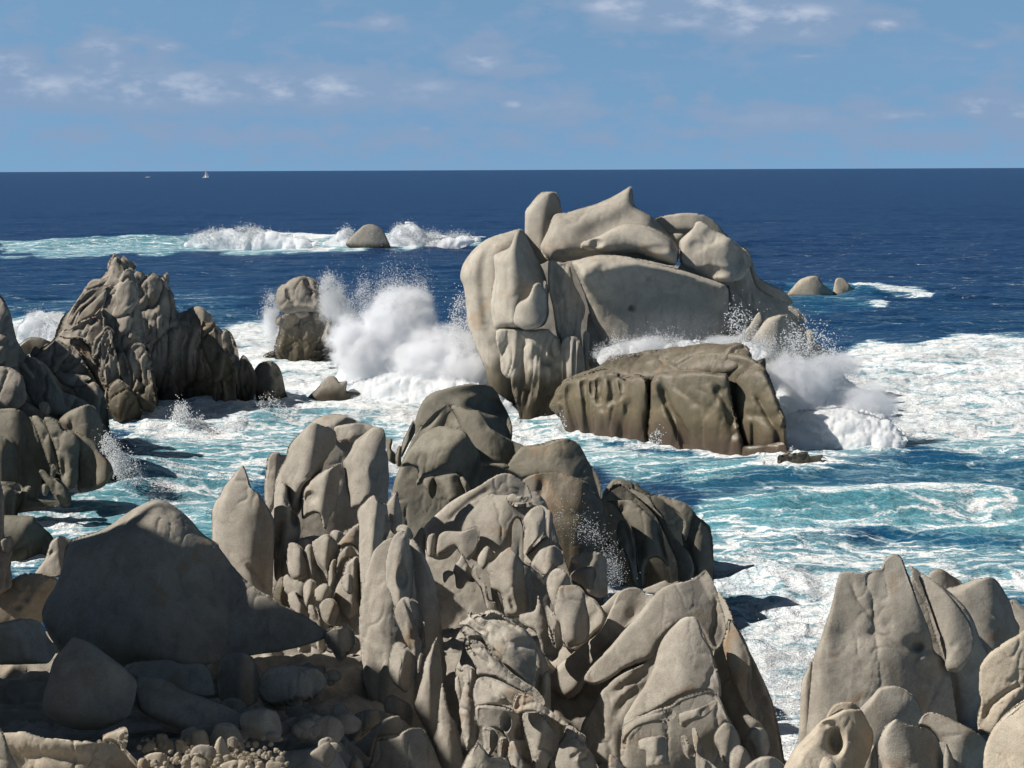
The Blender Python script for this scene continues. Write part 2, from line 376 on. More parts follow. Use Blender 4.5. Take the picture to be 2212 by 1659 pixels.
# ------------------------------------------------------------------ materials
def rock_mat(name, c1, c2, c3, scale=1.0, wet=1.2, wetcol=(.055, .044, .028), algae=0.0, rough=.9, bump=.42, stain=(.30, .17, .07), rid=.07):
    c1, c2, c3 = [tuple(v * .92 for v in c_) for c_ in (c1, c2, c3)]
    m = bpy.data.materials.new(name); m.use_nodes = True; t = NT(m.node_tree)
    geo = t.n('ShaderNodeNewGeometry'); P = geo.outputs['Position']; sep = t.n('ShaderNodeSeparateXYZ'); t.put(sep.inputs[0], P)
    big = t.ramp(t.noise(P, .45 * scale, 4, .6, .3), .35, .68)
    mid = t.ramp(t.noise(P, 2.3 * scale, 5, .65, .5), .35, .7)
    grain = t.noise(P, 38 * scale, 2, .7)
    streak = t.ramp(t.noise(t.mapping(P, (1.6, 1.6, .22)), 1.5 * scale, 4, .6, .4), .5, .78)
    c = t.mix(big, c1 + (1,), c2 + (1,)); c = t.mix(t.m('MULTIPLY', mid, .6), c, c3 + (1,))
    c = t.mix(t.m('MULTIPLY', streak, .42), c, tuple(v * .55 for v in c3) + (1,))
    st = t.ramp(t.noise(P, .8 * scale, 3, .5, 1.0), .60, .76)
    c = t.mix(t.m('MULTIPLY', st, .5), c, stain + (1,))
    lic = t.ramp(t.noise(P, 5.5 * scale, 5, .75, .8), .60, .70); licm = t.ramp(t.noise(P, .6 * scale, 2), .5, .62)
    c = t.mix(t.m('MULTIPLY', t.m('MULTIPLY', lic, licm), .5), c, tuple(v * .42 for v in c3) + (1,))
    oi = t.n('ShaderNodeObjectInfo'); rv = t.ramp(oi.outputs['Random'], 0, 1, .88, 1.1, 'LINEAR'); c = t.mix(1.0, c, t.comb(rv, rv, rv), 'MULTIPLY')
    g2 = t.ramp(grain, .32, .68, .87, 1.11)
    c = t.mix(1.0, c, t.comb(g2, g2, g2), 'MULTIPLY')
    spk = t.ramp(t.noise(P, 95 * scale, 1, .5), .70, .78)
    c = t.mix(t.m('MULTIPLY', spk, .35), c, (.62, .6, .56, 1))
    wob = t.m('ADD', sep.outputs[2], t.m('MULTIPLY', t.m('SUBTRACT', t.noise(t.mapping(P, (1, 1, .3)), .9, 4, .6), .5), wet * 1.1))
    wm = t.ramp(wob, wet * .25, wet * 1.25, 1.0, 0.0)
    if algae:
        am = t.ramp(wob, wet * .9, algae, 1.0, 0.0)
        c = t.mix(t.m('MULTIPLY', am, .72), c, t.mix(mid, (.13, .10, .058, 1), (.10, .088, .048, 1)))
    c = t.mix(t.m('MULTIPLY', wm, .94), c, wetcol + (1,))
    bs = t.n('ShaderNodeBsdfPrincipled'); t.put(bs.inputs['Base Color'], c)
    t.put(bs.inputs['Roughness'], t.m('SUBTRACT', rough, t.m('MULTIPLY', wm, .45)))
    bs.inputs['Specular IOR Level'].default_value = .25
    rn = t.n('ShaderNodeTexNoise', noise_type='RIDGED_MULTIFRACTAL'); t.put(rn.inputs['Vector'], t.vm('ADD', t.mapping(P, (1, 1, .6), rot=(.3, .25, 0)), t.vm('MULTIPLY', t.noise(P, 1.3, 3, .6, 0, 1), (.6, .6, .6))))
    rn.inputs['Scale'].default_value = .8 * scale; rn.inputs['Detail'].default_value = 6; rn.inputs['Roughness'].default_value = .55; rn.inputs['Lacunarity'].default_value = 2.2
    b0 = t.n('ShaderNodeBump'); b0.inputs['Strength'].default_value = .9; b0.inputs['Distance'].default_value = rid / scale; t.put(b0.inputs['Height'], t.m('MULTIPLY', rn.outputs[0], -1.0))
    b1 = t.n('ShaderNodeBump'); t.put(b1.inputs['Normal'], b0.outputs[0]); b1.inputs['Strength'].default_value = bump; b1.inputs['Distance'].default_value = .05 / scale
    hgt = t.m('ADD', t.m('MULTIPLY', t.noise(P, 14 * scale, 6, .75, .2), .5), t.m('MULTIPLY', grain, .3))
    vo = t.n('ShaderNodeTexVoronoi', feature='F1'); t.put(vo.inputs['Vector'], t.vm('ADD', P, t.vm('MULTIPLY', t.noise(P, 2, 3, .6, 0, 1), (.5, .5, .5)))); vo.inputs['Scale'].default_value = 1.1 * scale
    pit = t.ramp(vo.outputs['Distance'], .0, .09, -.7, 0.0)
    vc = t.n('ShaderNodeTexVoronoi', feature='DISTANCE_TO_EDGE'); t.put(vc.inputs['Vector'], t.vm('ADD', t.mapping(P, (1, 1, .55)), t.vm('MULTIPLY', t.noise(P, .9, 5, .65, 0, 1), (1.1, 1.1, 1.1)))); vc.inputs['Scale'].default_value = .55 * scale
    ck = t.m('MULTIPLY', t.ramp(vc.outputs['Distance'], 0.0, .022, -1.0, 0.0), t.ramp(t.noise(P, .7, 2), .5, .6))
    t.put(b1.inputs['Height'], t.m('ADD', hgt, pit))
    t.put(bs.inputs['Normal'], b1.outputs[0])
    o = t.n('ShaderNodeOutputMaterial'); t.put(o.inputs[0], bs.outputs[0])
    return m
PALE = rock_mat('pale_granite', (.46, .42, .355), (.395, .36, .305), (.30, .275, .235), .9, 2.0, algae=2.6, rid=.05)
GREY = rock_mat('grey_granite', (.43, .395, .34), (.36, .33, .28), (.24, .215, .18), 1.3, 1.0, rid=.09)
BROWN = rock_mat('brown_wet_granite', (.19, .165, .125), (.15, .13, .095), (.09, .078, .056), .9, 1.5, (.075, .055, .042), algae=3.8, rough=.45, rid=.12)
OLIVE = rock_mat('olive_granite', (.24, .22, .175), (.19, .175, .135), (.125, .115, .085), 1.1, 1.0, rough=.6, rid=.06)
JAG = rock_mat('jagged_granite', (.38, .345, .295), (.30, .27, .23), (.18, .16, .135), 1.0, 1.5, algae=2.9, rid=.2)
WARM = rock_mat('warm_granite', (.52, .46, .37), (.46, .40, .31), (.35, .30, .235), 1.8, .3, rid=.08)

def ground_z(y):
    return np.interp(y, [9, 15, 19, 22, 25, 28, 32, 36, 40, 43, 46], [8.0, 6.2, 4.9, 4.2, 3.7, 3.1, 2.8, 2.2, 1.0, -1, -3])
# ------------------------------------------------------------------ the big sea stack
t = Thing('sea_stack', 'tallest pale granite stack of stacked rounded boulders rising above the horizon line', 'rock stack', 84, PALE)
t.lobe('rock_core', 'M', '480,420 700,450 1000,440 1250,490 1480,600 1560,700 1560,1250 400,1290 300,1100 240,900 240,700 330,500', wl=(900, 1080), T=70, r='480,600 900,560 1350,700')
t.lobe('shoulder', 'M', '1230,500 1400,430 1530,380 1610,410 1650,560 1760,640 1860,720 1900,800 1960,900 2060,980 2110,1060 2150,1150 2120,1260 1450,1260 1400,900', D=90, T=110, r='1400,480 1440,760 1460,1200', soft=20, p=1.3, lump=1.6, yaw=.5)
t.lobe('bulge', 'M', '370,288 300,305 200,340 120,400 70,470 52,540 70,600 85,700 95,800 120,880 170,1000 230,1120 330,1150 420,980 430,700 430,500 420,340', D=88, T=75, r='240,420 230,650 270,950', soft=25, p=1.8, cr=[('330,330 225,380 190,500 195,700 235,900', 14, 7)], lump=1.5, fac=0)
t.lobe('spire', 'M', '480,95 435,145 402,190 400,250 405,330 430,400 470,470 540,440 560,330 600,230 595,160 570,88 530,80', D=88.5, T=42, r='540,110 490,230 478,390', soft=4, p=1.5, cr=[('490,100 430,160 412,210', 5, 5)])
t.lobe('boulder', 'M', '1098,235 1150,212 1280,200 1370,212 1430,245 1490,320 1540,380 1400,380 1340,330 1230,320 1180,308 1130,280', D=89, T=40, r='1120,230 1280,222 1400,260', soft=4, p=1.6)
t.lobe('wedge', 'M', '1165,315 1250,310 1260,355 1215,400 1190,360', D=87.2, T=12)
t.lobe('boulder', 'M', '976,54 940,72 880,106 780,150 680,178 620,195 565,205 540,240 520,300 485,380 505,430 540,462 590,468 660,455 780,440 1000,440 1200,480 1235,420 1210,350 1140,270 1085,214 1020,180 998,160 986,110', D=87, T=62, r='560,400 620,330 760,330 1000,215', soft=40, p=1.9, pit=.35, cr=[('545,430 580,330 600,300', 16, 8), ('640,420 760,320 880,260 1000,240 1100,290', 26, 12)], pits=[(600, 450, 40, 40, 10)], lump=1.2, fac=0)
t.lobe('slab', 'M', '698,372 712,352 800,322 880,277 950,256 1040,262 1110,290 1170,330 1212,380 1225,440 1208,476 1120,452 1000,412 880,420 770,405 705,392', D=84.6, T=38, r='740,372 950,320 1150,400', soft=25, p=1.8, pit=.2, pits=[(790, 365, 32, 24, 16), (1110, 395, 60, 20, 3)], fac=0)
t.lobe('boulder', 'M', '1340,245 1300,290 1240,345 1236,400 1245,480 1330,530 1450,577 1560,562 1600,520 1625,480 1620,430 1530,350 1430,290', D=84.8, T=52, r=['1340,290 1380,370 1480,390', '1480,390 1530,480 1530,540', '1380,370 1300,420 1260,440'], soft=8, p=1.6, pits=[(1420, 320, 60, 40, 6), (1545, 450, 35, 60, 9), (1400, 520, 80, 28, 8), (1330, 380, 40, 30, 4)], lump=1.8)
t.lobe('knob', 'M', '1560,385 1585,390 1615,425 1640,480 1650,530 1700,570 1800,620 1850,690 1760,665 1700,640 1650,600 1625,540 1600,470', D=85.8, T=20, r='1580,400 1630,500 1700,590 1800,650', soft=5)
# main face: lit upper part, grey front
t.lobe('main_face', 'M', '650,468 700,446 800,425 950,430 1050,460 1230,500 1330,530 1450,577 1492,605 1500,700 1490,890 1470,1100 1000,1150 860,1100 830,960 770,800 740,690 690,560', D=84.4, T=90, yaw=.15, pit=-.15, r='735,540 800,505 1000,490 1150,515 1300,560 1440,610', soft=10, p=1.7, cr=[('1210,545 1290,580 1330,660', 14, 4), ('755,520 830,485 920,470', 10, 4)], pits=[(975, 713, 15, 14, 16), (1062, 560, 12, 12, 4), (950, 700, 50, 40, 2), (1300, 640, 70, 50, 5)], lump=1.0, fac=0)
t.lobe('rock_ledge', 'M', '1490,590 1560,640 1620,700 1690,760 1700,1000 1600,1150 1480,1150 1470,900', D=86, T=36, lump=1.5, yaw=.55, fac=0)
t.lobe('fin', 'M', '1668,733 1640,760 1610,810 1560,855 1520,900 1620,960 1660,880 1690,790', D=82.4, T=14, r='1660,745 1610,850 1600,920', soft=3)
t.lobe('fin', 'M', '1700,775 1740,755 1815,745 1860,780 1830,900 1830,1100 1640,1050 1625,890 1660,830', D=82.2, T=34, yaw=.2, r='1790,760 1800,900 1800,1080', soft=4, p=1.5)
t.lobe('slab', 'M', '1830,760 1900,800 1960,880 2040,960 2100,1060 2140,1160 2100,1300 1820,1300 1800,1000 1815,860', D=84.5, T=46, yaw=.7, r='1850,790 1840,1000 1840,1250', soft=15)
t.lobe('knob', 'M', '1918,835 1950,830 1968,890 1960,930 1935,925 1925,880', D=80.6, T=9)
t.lobe('knob', 'M', '1820,700 1850,705 1905,750 1930,790 1890,770 1840,730', D=83, T=9)
# left front group
t.lobe('fin', 'M', '374,288 355,325 325,385 275,405 232,425 233,470 240,530 230,600 216,700 228,790 250,832 330,826 420,832 500,806 530,740 525,660 515,560 500,510 470,450 430,365 400,308', D=84.0, T=70, fac=0, r='366,305 352,400 345,520 350,640 350,780', soft=5, p=1.5, cr=[('300,440 330,560', 12, 6), ('260,600 290,760', 14, 5)], pits=[(262, 425, 26, 22, 9), (310, 590, 30, 60, 4)], lump=1.5)
t.lobe('knob', 'M', '450,585 435,620 415,655 370,680 350,710 340,790 400,830 480,812 515,765 520,690 512,620 480,575', D=81.8, T=30, r='455,600 480,680 470,770', soft=6)
t.lobe('buttress', 'M', '250,830 245,880 265,960 275,1050 300,1085 325,1095 335,1170 370,1265 380,1330 520,1330 590,1180 610,1060 605,950 590,880 560,852 520,822 420,832 330,822', D=82.8, T=46, r='330,850 360,1000 400,1250', soft=30, cr=[('400,870 380,960 395,1100 440,1240', 12, 10), ('290,880 300,1050', 10, 7), ('480,880 500,980 540,1010', 12, 9), ('530,860 560,960 560,1100', 9, 7), ('470,1060 450,1150 470,1230', 8, 6), ('520,1080 510,1180', 7, 5)], pits=[(530, 1000, 26, 22, 9), (395, 900, 30, 24, 5)], flute=(8, 18, 8), lump=1.5)
t.lobe('column', 'M', '528,455 575,462 640,475 655,520 668,580 700,640 728,705 722,760 705,800 708,900 722,1000 735,1062 700,1095 610,1100 600,1000 592,900 572,850 560,760 545,680 528,600', D=83.4, T=34, r='560,480 610,640 650,760 650,1050', soft=8, cr=[('580,680 600,860', 5, 8), ('608,690 622,850', 5, 8), ('640,760 640,900', 5, 6), ('560,500 590,620', 6, 5)], flute=(8, 13, 3))
t.lobe('column', 'M', '600,900 620,870 650,860 690,880 715,960 722,1060 690,1090 620,1095 600,1000', D=81.8, T=16, flute=(8, 13, 3))
t.lobe('wedge', 'M', '745,740 790,790 830,860 850,960 860,1040 760,1040 740,960 735,850', D=84.2, T=14)
t.lobe('fin', 'M', '720,845 745,840 752,880 740,1050 725,1060 715,960', D=82.4, T=8)
t.lobe('fin', 'M', '500,565 515,570 525,640 520,670 506,640', D=82.2, T=6)
t.done()

# ------------------------------------------------------------------ the low brown rock in front of it
t = Thing('wet_ledge', 'low broad olive brown wet rock with vertical cracks at the foot of the tall stack', 'rock', 73, BROWN)
t.blk = (140, 3, 4, 0)
t.lobe('rock_core', 'M', '560,1180 620,1110 800,1050 1000,990 1300,950 1560,960 1700,1040 1770,1250 1800,1500 1780,1640 1500,1650 1100,1550 760,1480 600,1320', yaw=-.9, D=75.6, T=60, r='650,1180 1000,1080 1500,1040 1700,1120', soft=30, p=2.4)
t.lobe('top_slab', 'M', '640,1100 700,1066 800,1022 845,985 860,970 1000,958 1120,930 1250,920 1390,905 1480,912 1560,905 1612,940 1618,1000 1560,1050 1480,1075 1200,1080 1080,1120 950,1110 850,1090 740,1120', D=75.6, T=34, yaw=-.8, pit=.9, r='700,1085 950,1020 1500,990', soft=30, cr=[('930,1020 1000,980 1120,955', 8, 8), ('1000,1040 1130,990 1290,930', 8, 5), ('860,975 960,975 1080,960', 7, 8), ('1200,1040 1330,980 1400,960', 6, 4)], lump=2.2, fac=0)
t.lobe('block', 'M', '612,1098 580,1150 530,1238 560,1270 590,1292 640,1345 720,1392 780,1420 830,1428 900,1434 1000,1425 1060,1405 1066,1330 1075,1240 1072,1150 1055,1085 1015,1065 960,1078 880,1052 820,1035 740,1058 680,1080', D=76.4, T=40, yaw=-.9, r='620,1130 760,1150 1040,1120', soft=20, p=2.6, cr=[('715,1080 730,1180 740,1300 765,1420', 6, 9), ('655,1110 640,1200 665,1290 700,1385', 7, 9), ('790,1070 800,1160 815,1250', 7, 10), ('835,1060 870,1100 880,1180 850,1260', 8, 10), ('870,1060 920,1110 930,1180', 7, 9), ('760,1090 770,1200', 5, 7), ('930,1180 960,1250 930,1340 920,1430', 9, 10), ('600,1160 600,1260', 8, 5)], pits=[(900, 1280, 30, 50, 8)], lump=1.8, fac=0)
t.lobe('block', 'M', '930,1090 985,1065 1040,1080 1066,1110 1066,1200 1060,1300 1010,1310 970,1330 960,1260 920,1190', D=75.0, T=22, lump=1.6, yaw=-.6)
t.lobe('block', 'M', '1118,1062 1200,1048 1350,1045 1440,1062 1492,1064 1508,1120 1532,1250 1555,1350 1590,1470 1600,1560 1500,1570 1280,1510 1180,1480 1065,1410 1065,1340 1080,1250 1082,1120', D=72.6, T=44, yaw=-.8, r='1130,1110 1300,1100 1470,1090', soft=12, p=2.6, cr=[('1122,1100 1170,1230 1230,1350 1265,1430 1288,1500', 9, 16), ('1400,1110 1460,1180 1510,1290 1530,1380', 9, 10), ('1300,1210 1330,1240', 5, 3), ('1080,1270 1110,1290 1120,1240', 10, 4)], pits=[(1110, 1230, 40, 40, 7), (1410, 1390, 60, 30, 2)], fac=0)
t.lobe('block', 'M', '1545,1090 1580,1055 1640,1030 1690,1040 1732,1130 1780,1248 1808,1300 1815,1420 1816,1540 1700,1550 1600,1560 1585,1480 1560,1400 1538,1300 1532,1180', D=71.2, T=38, yaw=-.8, r='1580,1090 1640,1080 1700,1140 1760,1300', soft=22, p=2.4, cr=[('1640,1160 1680,1240 1730,1330 1760,1380 1772,1530', 7, 10), ('1550,1290 1640,1290 1720,1310 1780,1290', 10, 6), ('1628,1310 1634,1540', 5, 9), ('1540,1180 1600,1195 1640,1185', 14, 4)], fac=0)
t.lobe('knob', 'M', '1560,903 1600,925 1616,965 1600,1000 1540,1040 1470,1075 1410,1102 1402,1080 1425,1050 1450,1010 1430,1000 1470,960 1500,925', D=72.8, T=28, yaw=-.6, pit=.3, r='1560,940 1520,990 1430,1080', soft=10, cr=[('1450,1030 1480,990 1530,960', 8, 4)])
t.lobe('knob', 'M', '1620,1040 1650,1005 1695,985 1700,1020 1690,1070 1650,1080', D=71.8, T=16)
t.lobe('ledge', 'M', '1080,1450 1180,1462 1300,1440 1400,1470 1560,1460 1700,1450 1800,1440 1812,1540 1700,1590 1500,1600 1280,1560 1150,1500', D=71.4, T=10, yaw=-.8)
t.done()
t = Thing('sea_rock', 'small dark flat topped rock awash beside the right end of the brown ledge', 'rock', 68, OLIVE)
t.lobe('rock', 'M', '1768,1512 1850,1496 1920,1490 1945,1512 2015,1504 1985,1555 1950,1590 1960,1650 1780,1650 1775,1580', D=67.2, T=18, r='1780,1525 1920,1515 2000,1515', p=2.4, lump=1.8)
t.done()

# ------------------------------------------------------------------ far rocks
t = Thing('reef_rock', 'lone grey rock among the white breakers just below the horizon', 'rock', 268, GREY)
t.lobe('rock', 'P', '803,484 785,487 770,500 755,515 748,530 790,545 842,540 838,520 825,495', D=262, T=14, r='812,488 822,505 832,530', soft=2, p=1.7, step=1.5, lump=.35)
t.done()
t = Thing('islet', 'low rounded brown islet to the right of the tall stack, nearest it', 'rock', 165, WARM)
t.lobe('rock', 'R', '790,170 830,118 870,78 930,58 975,60 990,85 1010,110 1060,150 1070,220 780,220', wl=(900, 185), T=24, r='970,70 980,110 1000,160', soft=4, p=1.7, step=1.5, lump=.5)
t.done()
t = Thing('islet', 'small upright domed islet in the far water, rightmost rock of all', 'rock', 165, WARM)
t.lobe('rock', 'R', '1075,100 1085,75 1105,68 1130,75 1160,105 1190,145 1200,190 1070,190', wl=(1110, 180), T=16, r='1110,75 1125,110 1130,170', soft=3, p=1.6, step=1.5, lump=.4)
t.done()

# ------------------------------------------------------------------ jagged pinnacle on the left
t = Thing('jagged_pinnacle', 'jagged grey brown pinnacle with slanting cracks and a dark fluted right side', 'rock pinnacle', 84, JAG)
t.blk = (85, 5, 6, .5)
t.lobe('dark_flank', 'A', '790,180 812,165 850,158 880,185 920,172 960,190 1000,200 1010,250 1040,300 1060,395 1085,402 1130,378 1200,362 1250,400 1290,460 1350,520 1400,560 1430,660 1440,800 1440,1010 1300,1060 1000,1060 860,1040 820,600', D=88.2, T=90, r='820,200 860,500 930,1000', soft=3, p=1.3, yaw=.35, flute=(14, 24, 3), lump=3)
t.lobe('front_body', 'A', '690,60 640,150 600,200 520,235 470,310 430,370 380,440 350,520 310,580 235,640 230,720 420,860 640,980 760,1080 950,1080 940,900 900,700 870,500 840,350 812,200 770,120', wl=(880, 1045), T=90, r='735,110 770,300 820,600 880,980', soft=12, p=1.5, yaw=-.2, flute=(4, 26, -35), lump=2.5)
t.lobe('peak', 'A', '690,42 668,60 650,92 640,130 660,150 700,118 740,150 760,140 800,172 816,130 806,95 775,85 740,60 712,80', D=84.8, T=24, flute=(6, 14, 10), lump=2.5)
t.lobe('peak', 'A', '700,75 690,44 675,60 655,100 665,125 690,110', D=83.6, T=9)
t.lobe('peak', 'A', '735,60 710,95 705,125 740,150 765,130 768,95', D=83.6, T=10)
t.lobe('slab', 'A', '700,122 670,160 630,195 560,200 525,228 512,262 545,262 620,235 690,225 720,180', D=82.9, T=14, yaw=-.2, R=5, fac=2)
t.lobe('slab', 'A', '690,228 610,240 520,268 480,312 440,370 405,450 430,480 470,400 540,340 600,290 630,255', D=82.5, T=12, yaw=-.3, cr=[('420,440 480,350 560,290', 5, 5)], R=5, fac=2)
t.lobe('slab', 'A', '630,262 560,330 500,380 460,440 450,480 520,440 590,400 625,360 640,300', D=82.4, T=12, yaw=-.3, R=5, fac=2)
t.lobe('slab', 'A', '620,370 560,420 480,450 420,500 370,500 345,540 400,560 470,560 540,600 590,640 620,600 635,500', D=82.0, T=20, yaw=-.3, cr=[('400,500 460,500 520,470 600,420', 6, 6), ('500,470 480,560', 5, 5)], R=5, fac=2)
t.lobe('face', 'A', '738,145 765,130 795,140 812,205 822,290 835,350 850,430 868,500 880,580 850,570 790,580 740,640 710,610 690,560 668,480 640,440 630,380 645,300 668,250 700,220', D=82.4, T=34, r='780,160 800,300 835,480', soft=8, p=1.7, yaw=-.15, cr=[('650,290 680,340 665,380 675,430', 6, 8), ('640,455 700,440 760,420 800,385', 5, 6), ('735,450 775,452', 4, 3)])
t.lobe('knob', 'A', '630,480 600,520 560,560 545,640 565,680 600,650 615,590 660,560 690,580 700,560 670,500', D=81.4, T=22)
t.lobe('rib', 'A', '640,495 605,540 595,620 600,700 590,780 640,880 700,860 720,760 700,650 680,580 665,510', D=81.2, T=20, flute=(6, 14, -12))
t.lobe('rib', 'A', '470,500 430,540 420,590 470,620 500,680 560,760 600,870 660,930 650,850 590,740 560,660 520,600', D=82.2, T=16, flute=(4, 14, -30))
t.lobe('toe', 'A', '340,560 290,610 225,650 215,690 290,750 340,770 420,770 520,785 560,830 600,870 560,780 500,680 460,620 400,590', D=81.8, T=26, flute=(7, 16, 60), lump=2)
t.lobe('knob', 'A', '215,600 190,630 180,660 215,680 240,640', D=82.3, T=10)
t.lobe('toe', 'A', '640,860 700,800 740,815 790,860 830,960 820,1040 700,1060 640,960', D=80.5, T=26, lump=2)
t.lobe('rib', 'A', '800,585 770,640 765,700 790,770 780,860 810,930 850,985 920,1000 935,950 920,850 900,740 885,660 860,590', D=81.4, T=16, r='840,610 850,800 890,960', soft=6, cr=[('830,720 850,820 845,900', 6, 9), ('870,700 880,850', 6, 7)], flute=(4, 14, -4))
t.lobe('rib', 'A', '710,640 700,720 730,820 780,870 790,800 765,700 745,640', D=81.4, T=14, cr=[('730,680 750,800', 5, 6)])
t.shift = .3
for s_, D_, T_ in (('1000,158 975,185 985,235 1005,245 1012,200', 87.6, 8), ('905,165 885,200 880,258 910,262 945,255 980,240 960,200 925,168', 87.4, 14),
                   ('990,275 1025,262 1035,290 1052,340 1052,420 1030,440 1010,400 1000,340', 87.0, 12), ('935,275 960,262 975,300 970,420 950,520 930,420', 86.8, 10),
                   ('870,180 850,165 830,190 845,300 870,260', 87.0, 10)):
    t.lobe('spike', 'A', s_, D=D_, T=T_)
t.lobe('spike', 'A', '1190,362 1160,370 1170,400 1200,450 1215,500 1260,470 1255,420 1225,375', D=87, T=14)
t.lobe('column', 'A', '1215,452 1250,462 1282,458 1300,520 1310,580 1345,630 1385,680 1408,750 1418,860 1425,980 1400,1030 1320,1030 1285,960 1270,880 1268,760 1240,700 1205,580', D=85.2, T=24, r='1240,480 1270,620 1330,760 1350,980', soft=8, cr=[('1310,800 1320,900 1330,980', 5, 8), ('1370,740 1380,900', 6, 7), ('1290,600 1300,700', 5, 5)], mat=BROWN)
t.lobe('spike', 'A', '1350,502 1325,540 1330,600 1370,660 1400,760 1425,900 1450,960 1440,700 1412,580 1385,520', D=86.6, T=14, flute=(4, 12, 0))
t.lobe('spike', 'A', '1462,655 1440,680 1425,740 1410,830 1405,1000 1480,1010 1530,880 1535,780 1500,700', D=86.6, T=18, r='1462,670 1450,800 1440,980')
t.shift = 0
t.done()

t = Thing('dome_rock', 'upright dark domed rock in the foam at the right foot of the pinnacle', 'rock', 86, OLIVE)
t.lobe('rock', 'A', '1605,688 1560,705 1532,745 1520,810 1530,880 1545,960 1560,1030 1720,1030 1715,930 1705,830 1685,750 1650,700', wl=(1610, 960), T=38, r='1600,700 1590,800 1600,960', soft=12, cr=[('1655,850 1670,900', 5, 6), ('1540,830 1600,820 1640,830', 10, 4)], pits=[(1650, 760, 24, 30, 6)], lump=1.8)
t.done()
t = Thing('peaked_rock', 'small grey cone shaped rock with a low tail standing alone in white foam', 'rock', 88, GREY)
t.lobe('rock', 'A', '1820,930 1860,895 1905,855 1940,810 1960,785 1990,775 2020,790 2035,815 2080,808 2085,830 2078,870 2120,878 2170,890 2185,912 2150,960 1840,985', wl=(1920, 945), T=32, r='1985,785 1980,850 1960,940', soft=8, p=1.7, cr=[('2070,880 2180,905', 10, 6)])
t.done()
t = Thing('small_stack', 'squat grey sea stack with a smooth cracked cap, spray bursting behind it', 'rock stack', 104, JAG)
t.blk = (55, 3, 4)
t.lobe('base', 'A', '1655,438 1665,425 1690,420 1740,395 1800,380 1900,400 1985,440 2000,462 1998,500 1975,560 2000,580 2030,605 2038,660 2045,760 1900,790 1700,780 1650,660 1648,600 1675,500', wl=(1830, 715), T=60, r='1790,420 1830,560 1850,760', soft=20, flute=(6, 20, 15), lump=2.5)
t.lobe('cap', 'A', '1812,178 1760,190 1735,205 1712,228 1690,232 1665,258 1655,300 1655,345 1672,385 1690,402 1740,410 1800,400 1900,400 1960,420 2000,400 1975,365 1955,335 1945,300 1925,262 1905,212 1865,192', D=104.4, T=50, r='1800,215 1850,310 1880,390', soft=14, p=2.2, cr=[('1712,232 1735,290 1768,335', 5, 11), ('1842,188 1850,240 1862,280 1868,320', 4, 10), ('1690,370 1760,340 1850,350 1930,330', 8, 3)], fac=0)
t.lobe('knob', 'A', '1965,440 1990,440 2002,465 1990,520 1970,560 1940,580 1925,560 1950,500', D=103, T=14)
t.lobe('knob', 'A', '1660,430 1690,425 1700,460 1680,480 1655,470', D=102.6, T=9)
for s_ in ('1700,440 1760,400 1800,420 1790,480 1740,500 1700,500', '1740,480 1780,470 1800,520 1780,590 1750,560', '1810,470 1860,440 1880,500 1850,560 1810,560',
           '1680,520 1720,530 1740,620 1700,680 1670,640', '1850,560 1900,570 1880,640 1830,720 1810,690',
           '1740,610 1790,600 1800,660 1760,720 1720,700', '1770,400 1830,385 1850,420 1800,440', '1880,400 1930,410 1930,460 1880,470'):
    t.lobe('lump', 'A', s_, T=8, lift=-3, lump=2, p=1.4)
t.done()
t = Thing('sea_rock', 'low dark boulder left of the squat stack foot, half buried in foam', 'rock', 104, OLIVE)
t.lobe('rock', 'A', '1560,685 1590,650 1640,630 1672,645 1680,690 1660,740 1570,730', wl=(1620, 695), T=16, lump=1.3); t.done()
t = Thing('sea_rock', 'pair of joined dark lumps trailing right from the squat stack into white spray', 'rock', 102, OLIVE)
t.lobe('lump', 'A', '2028,690 2060,670 2105,668 2135,700 2120,760 2050,760 2020,720', wl=(2070, 745), T=16, lump=1.3)
t.lobe('lump', 'A', '2090,740 2110,710 2145,700 2178,740 2180,790 2120,800', T=14, D=101, lump=1.3); t.done()
t = Thing('sea_rock', 'flat dark rock washed by foam left of the pinnacle toe', 'rock', 92, OLIVE)
t.lobe('rock', 'A', '110,600 170,552 240,550 310,578 380,600 360,650 200,670 120,650', wl=(200, 650), T=16, lump=1.3); t.done()
t = Thing('reef_rock', 'tiny dark rock tip poking from the breaker at far left', 'rock', 125, OLIVE)
t.lobe('rock', 'A', '215,440 240,415 268,425 285,450 280,480 220,480', wl=(250, 462), T=8, step=1.5, lump=.5); t.done()
# ------------------------------------------------------------------ left shore
t = Thing('shore_cliff', 'dark shaded jumble of boulders climbing the left edge of the picture', 'rock outcrop', 72, JAG)
t.blk = (90, 4, 5)
t.lobe('rock_core', 'A', '-300,300 0,300 60,480 140,640 260,690 330,780 420,860 560,900 640,1000 720,1050 740,1100 600,1200 -300,1300', wl=(660, 1075), T=110, r='-200,400 60,760 500,960', soft=40, lump=3)
t.lobe('boulder', 'A', '-200,260 -60,200 0,290 35,345 60,400 80,470 100,560 130,620 150,670 120,720 40,740 -60,700 -200,700', D=69, T=60, r='-60,260 10,400 40,560 60,700', soft=12)
t.lobe('boulder', 'A', '-100,560 0,530 50,560 60,620 40,690 -30,720 -120,700', D=67.4, T=30)
t.lobe('boulder', 'A', '-60,735 20,722 85,742 140,790 155,850 160,920 120,970 60,1000 -80,1000', D=66, T=34, r='-20,760 80,800 120,900')
t.lobe('boulder', 'A', '100,680 160,665 220,690 270,750 320,800 380,880 420,1000 300,1010 200,960 160,880 130,780', D=70, T=30, r='150,700 220,850 260,980')
t.lobe('boulder', 'A', '110,705 150,700 170,735 210,780 190,800 140,760', D=68, T=10)
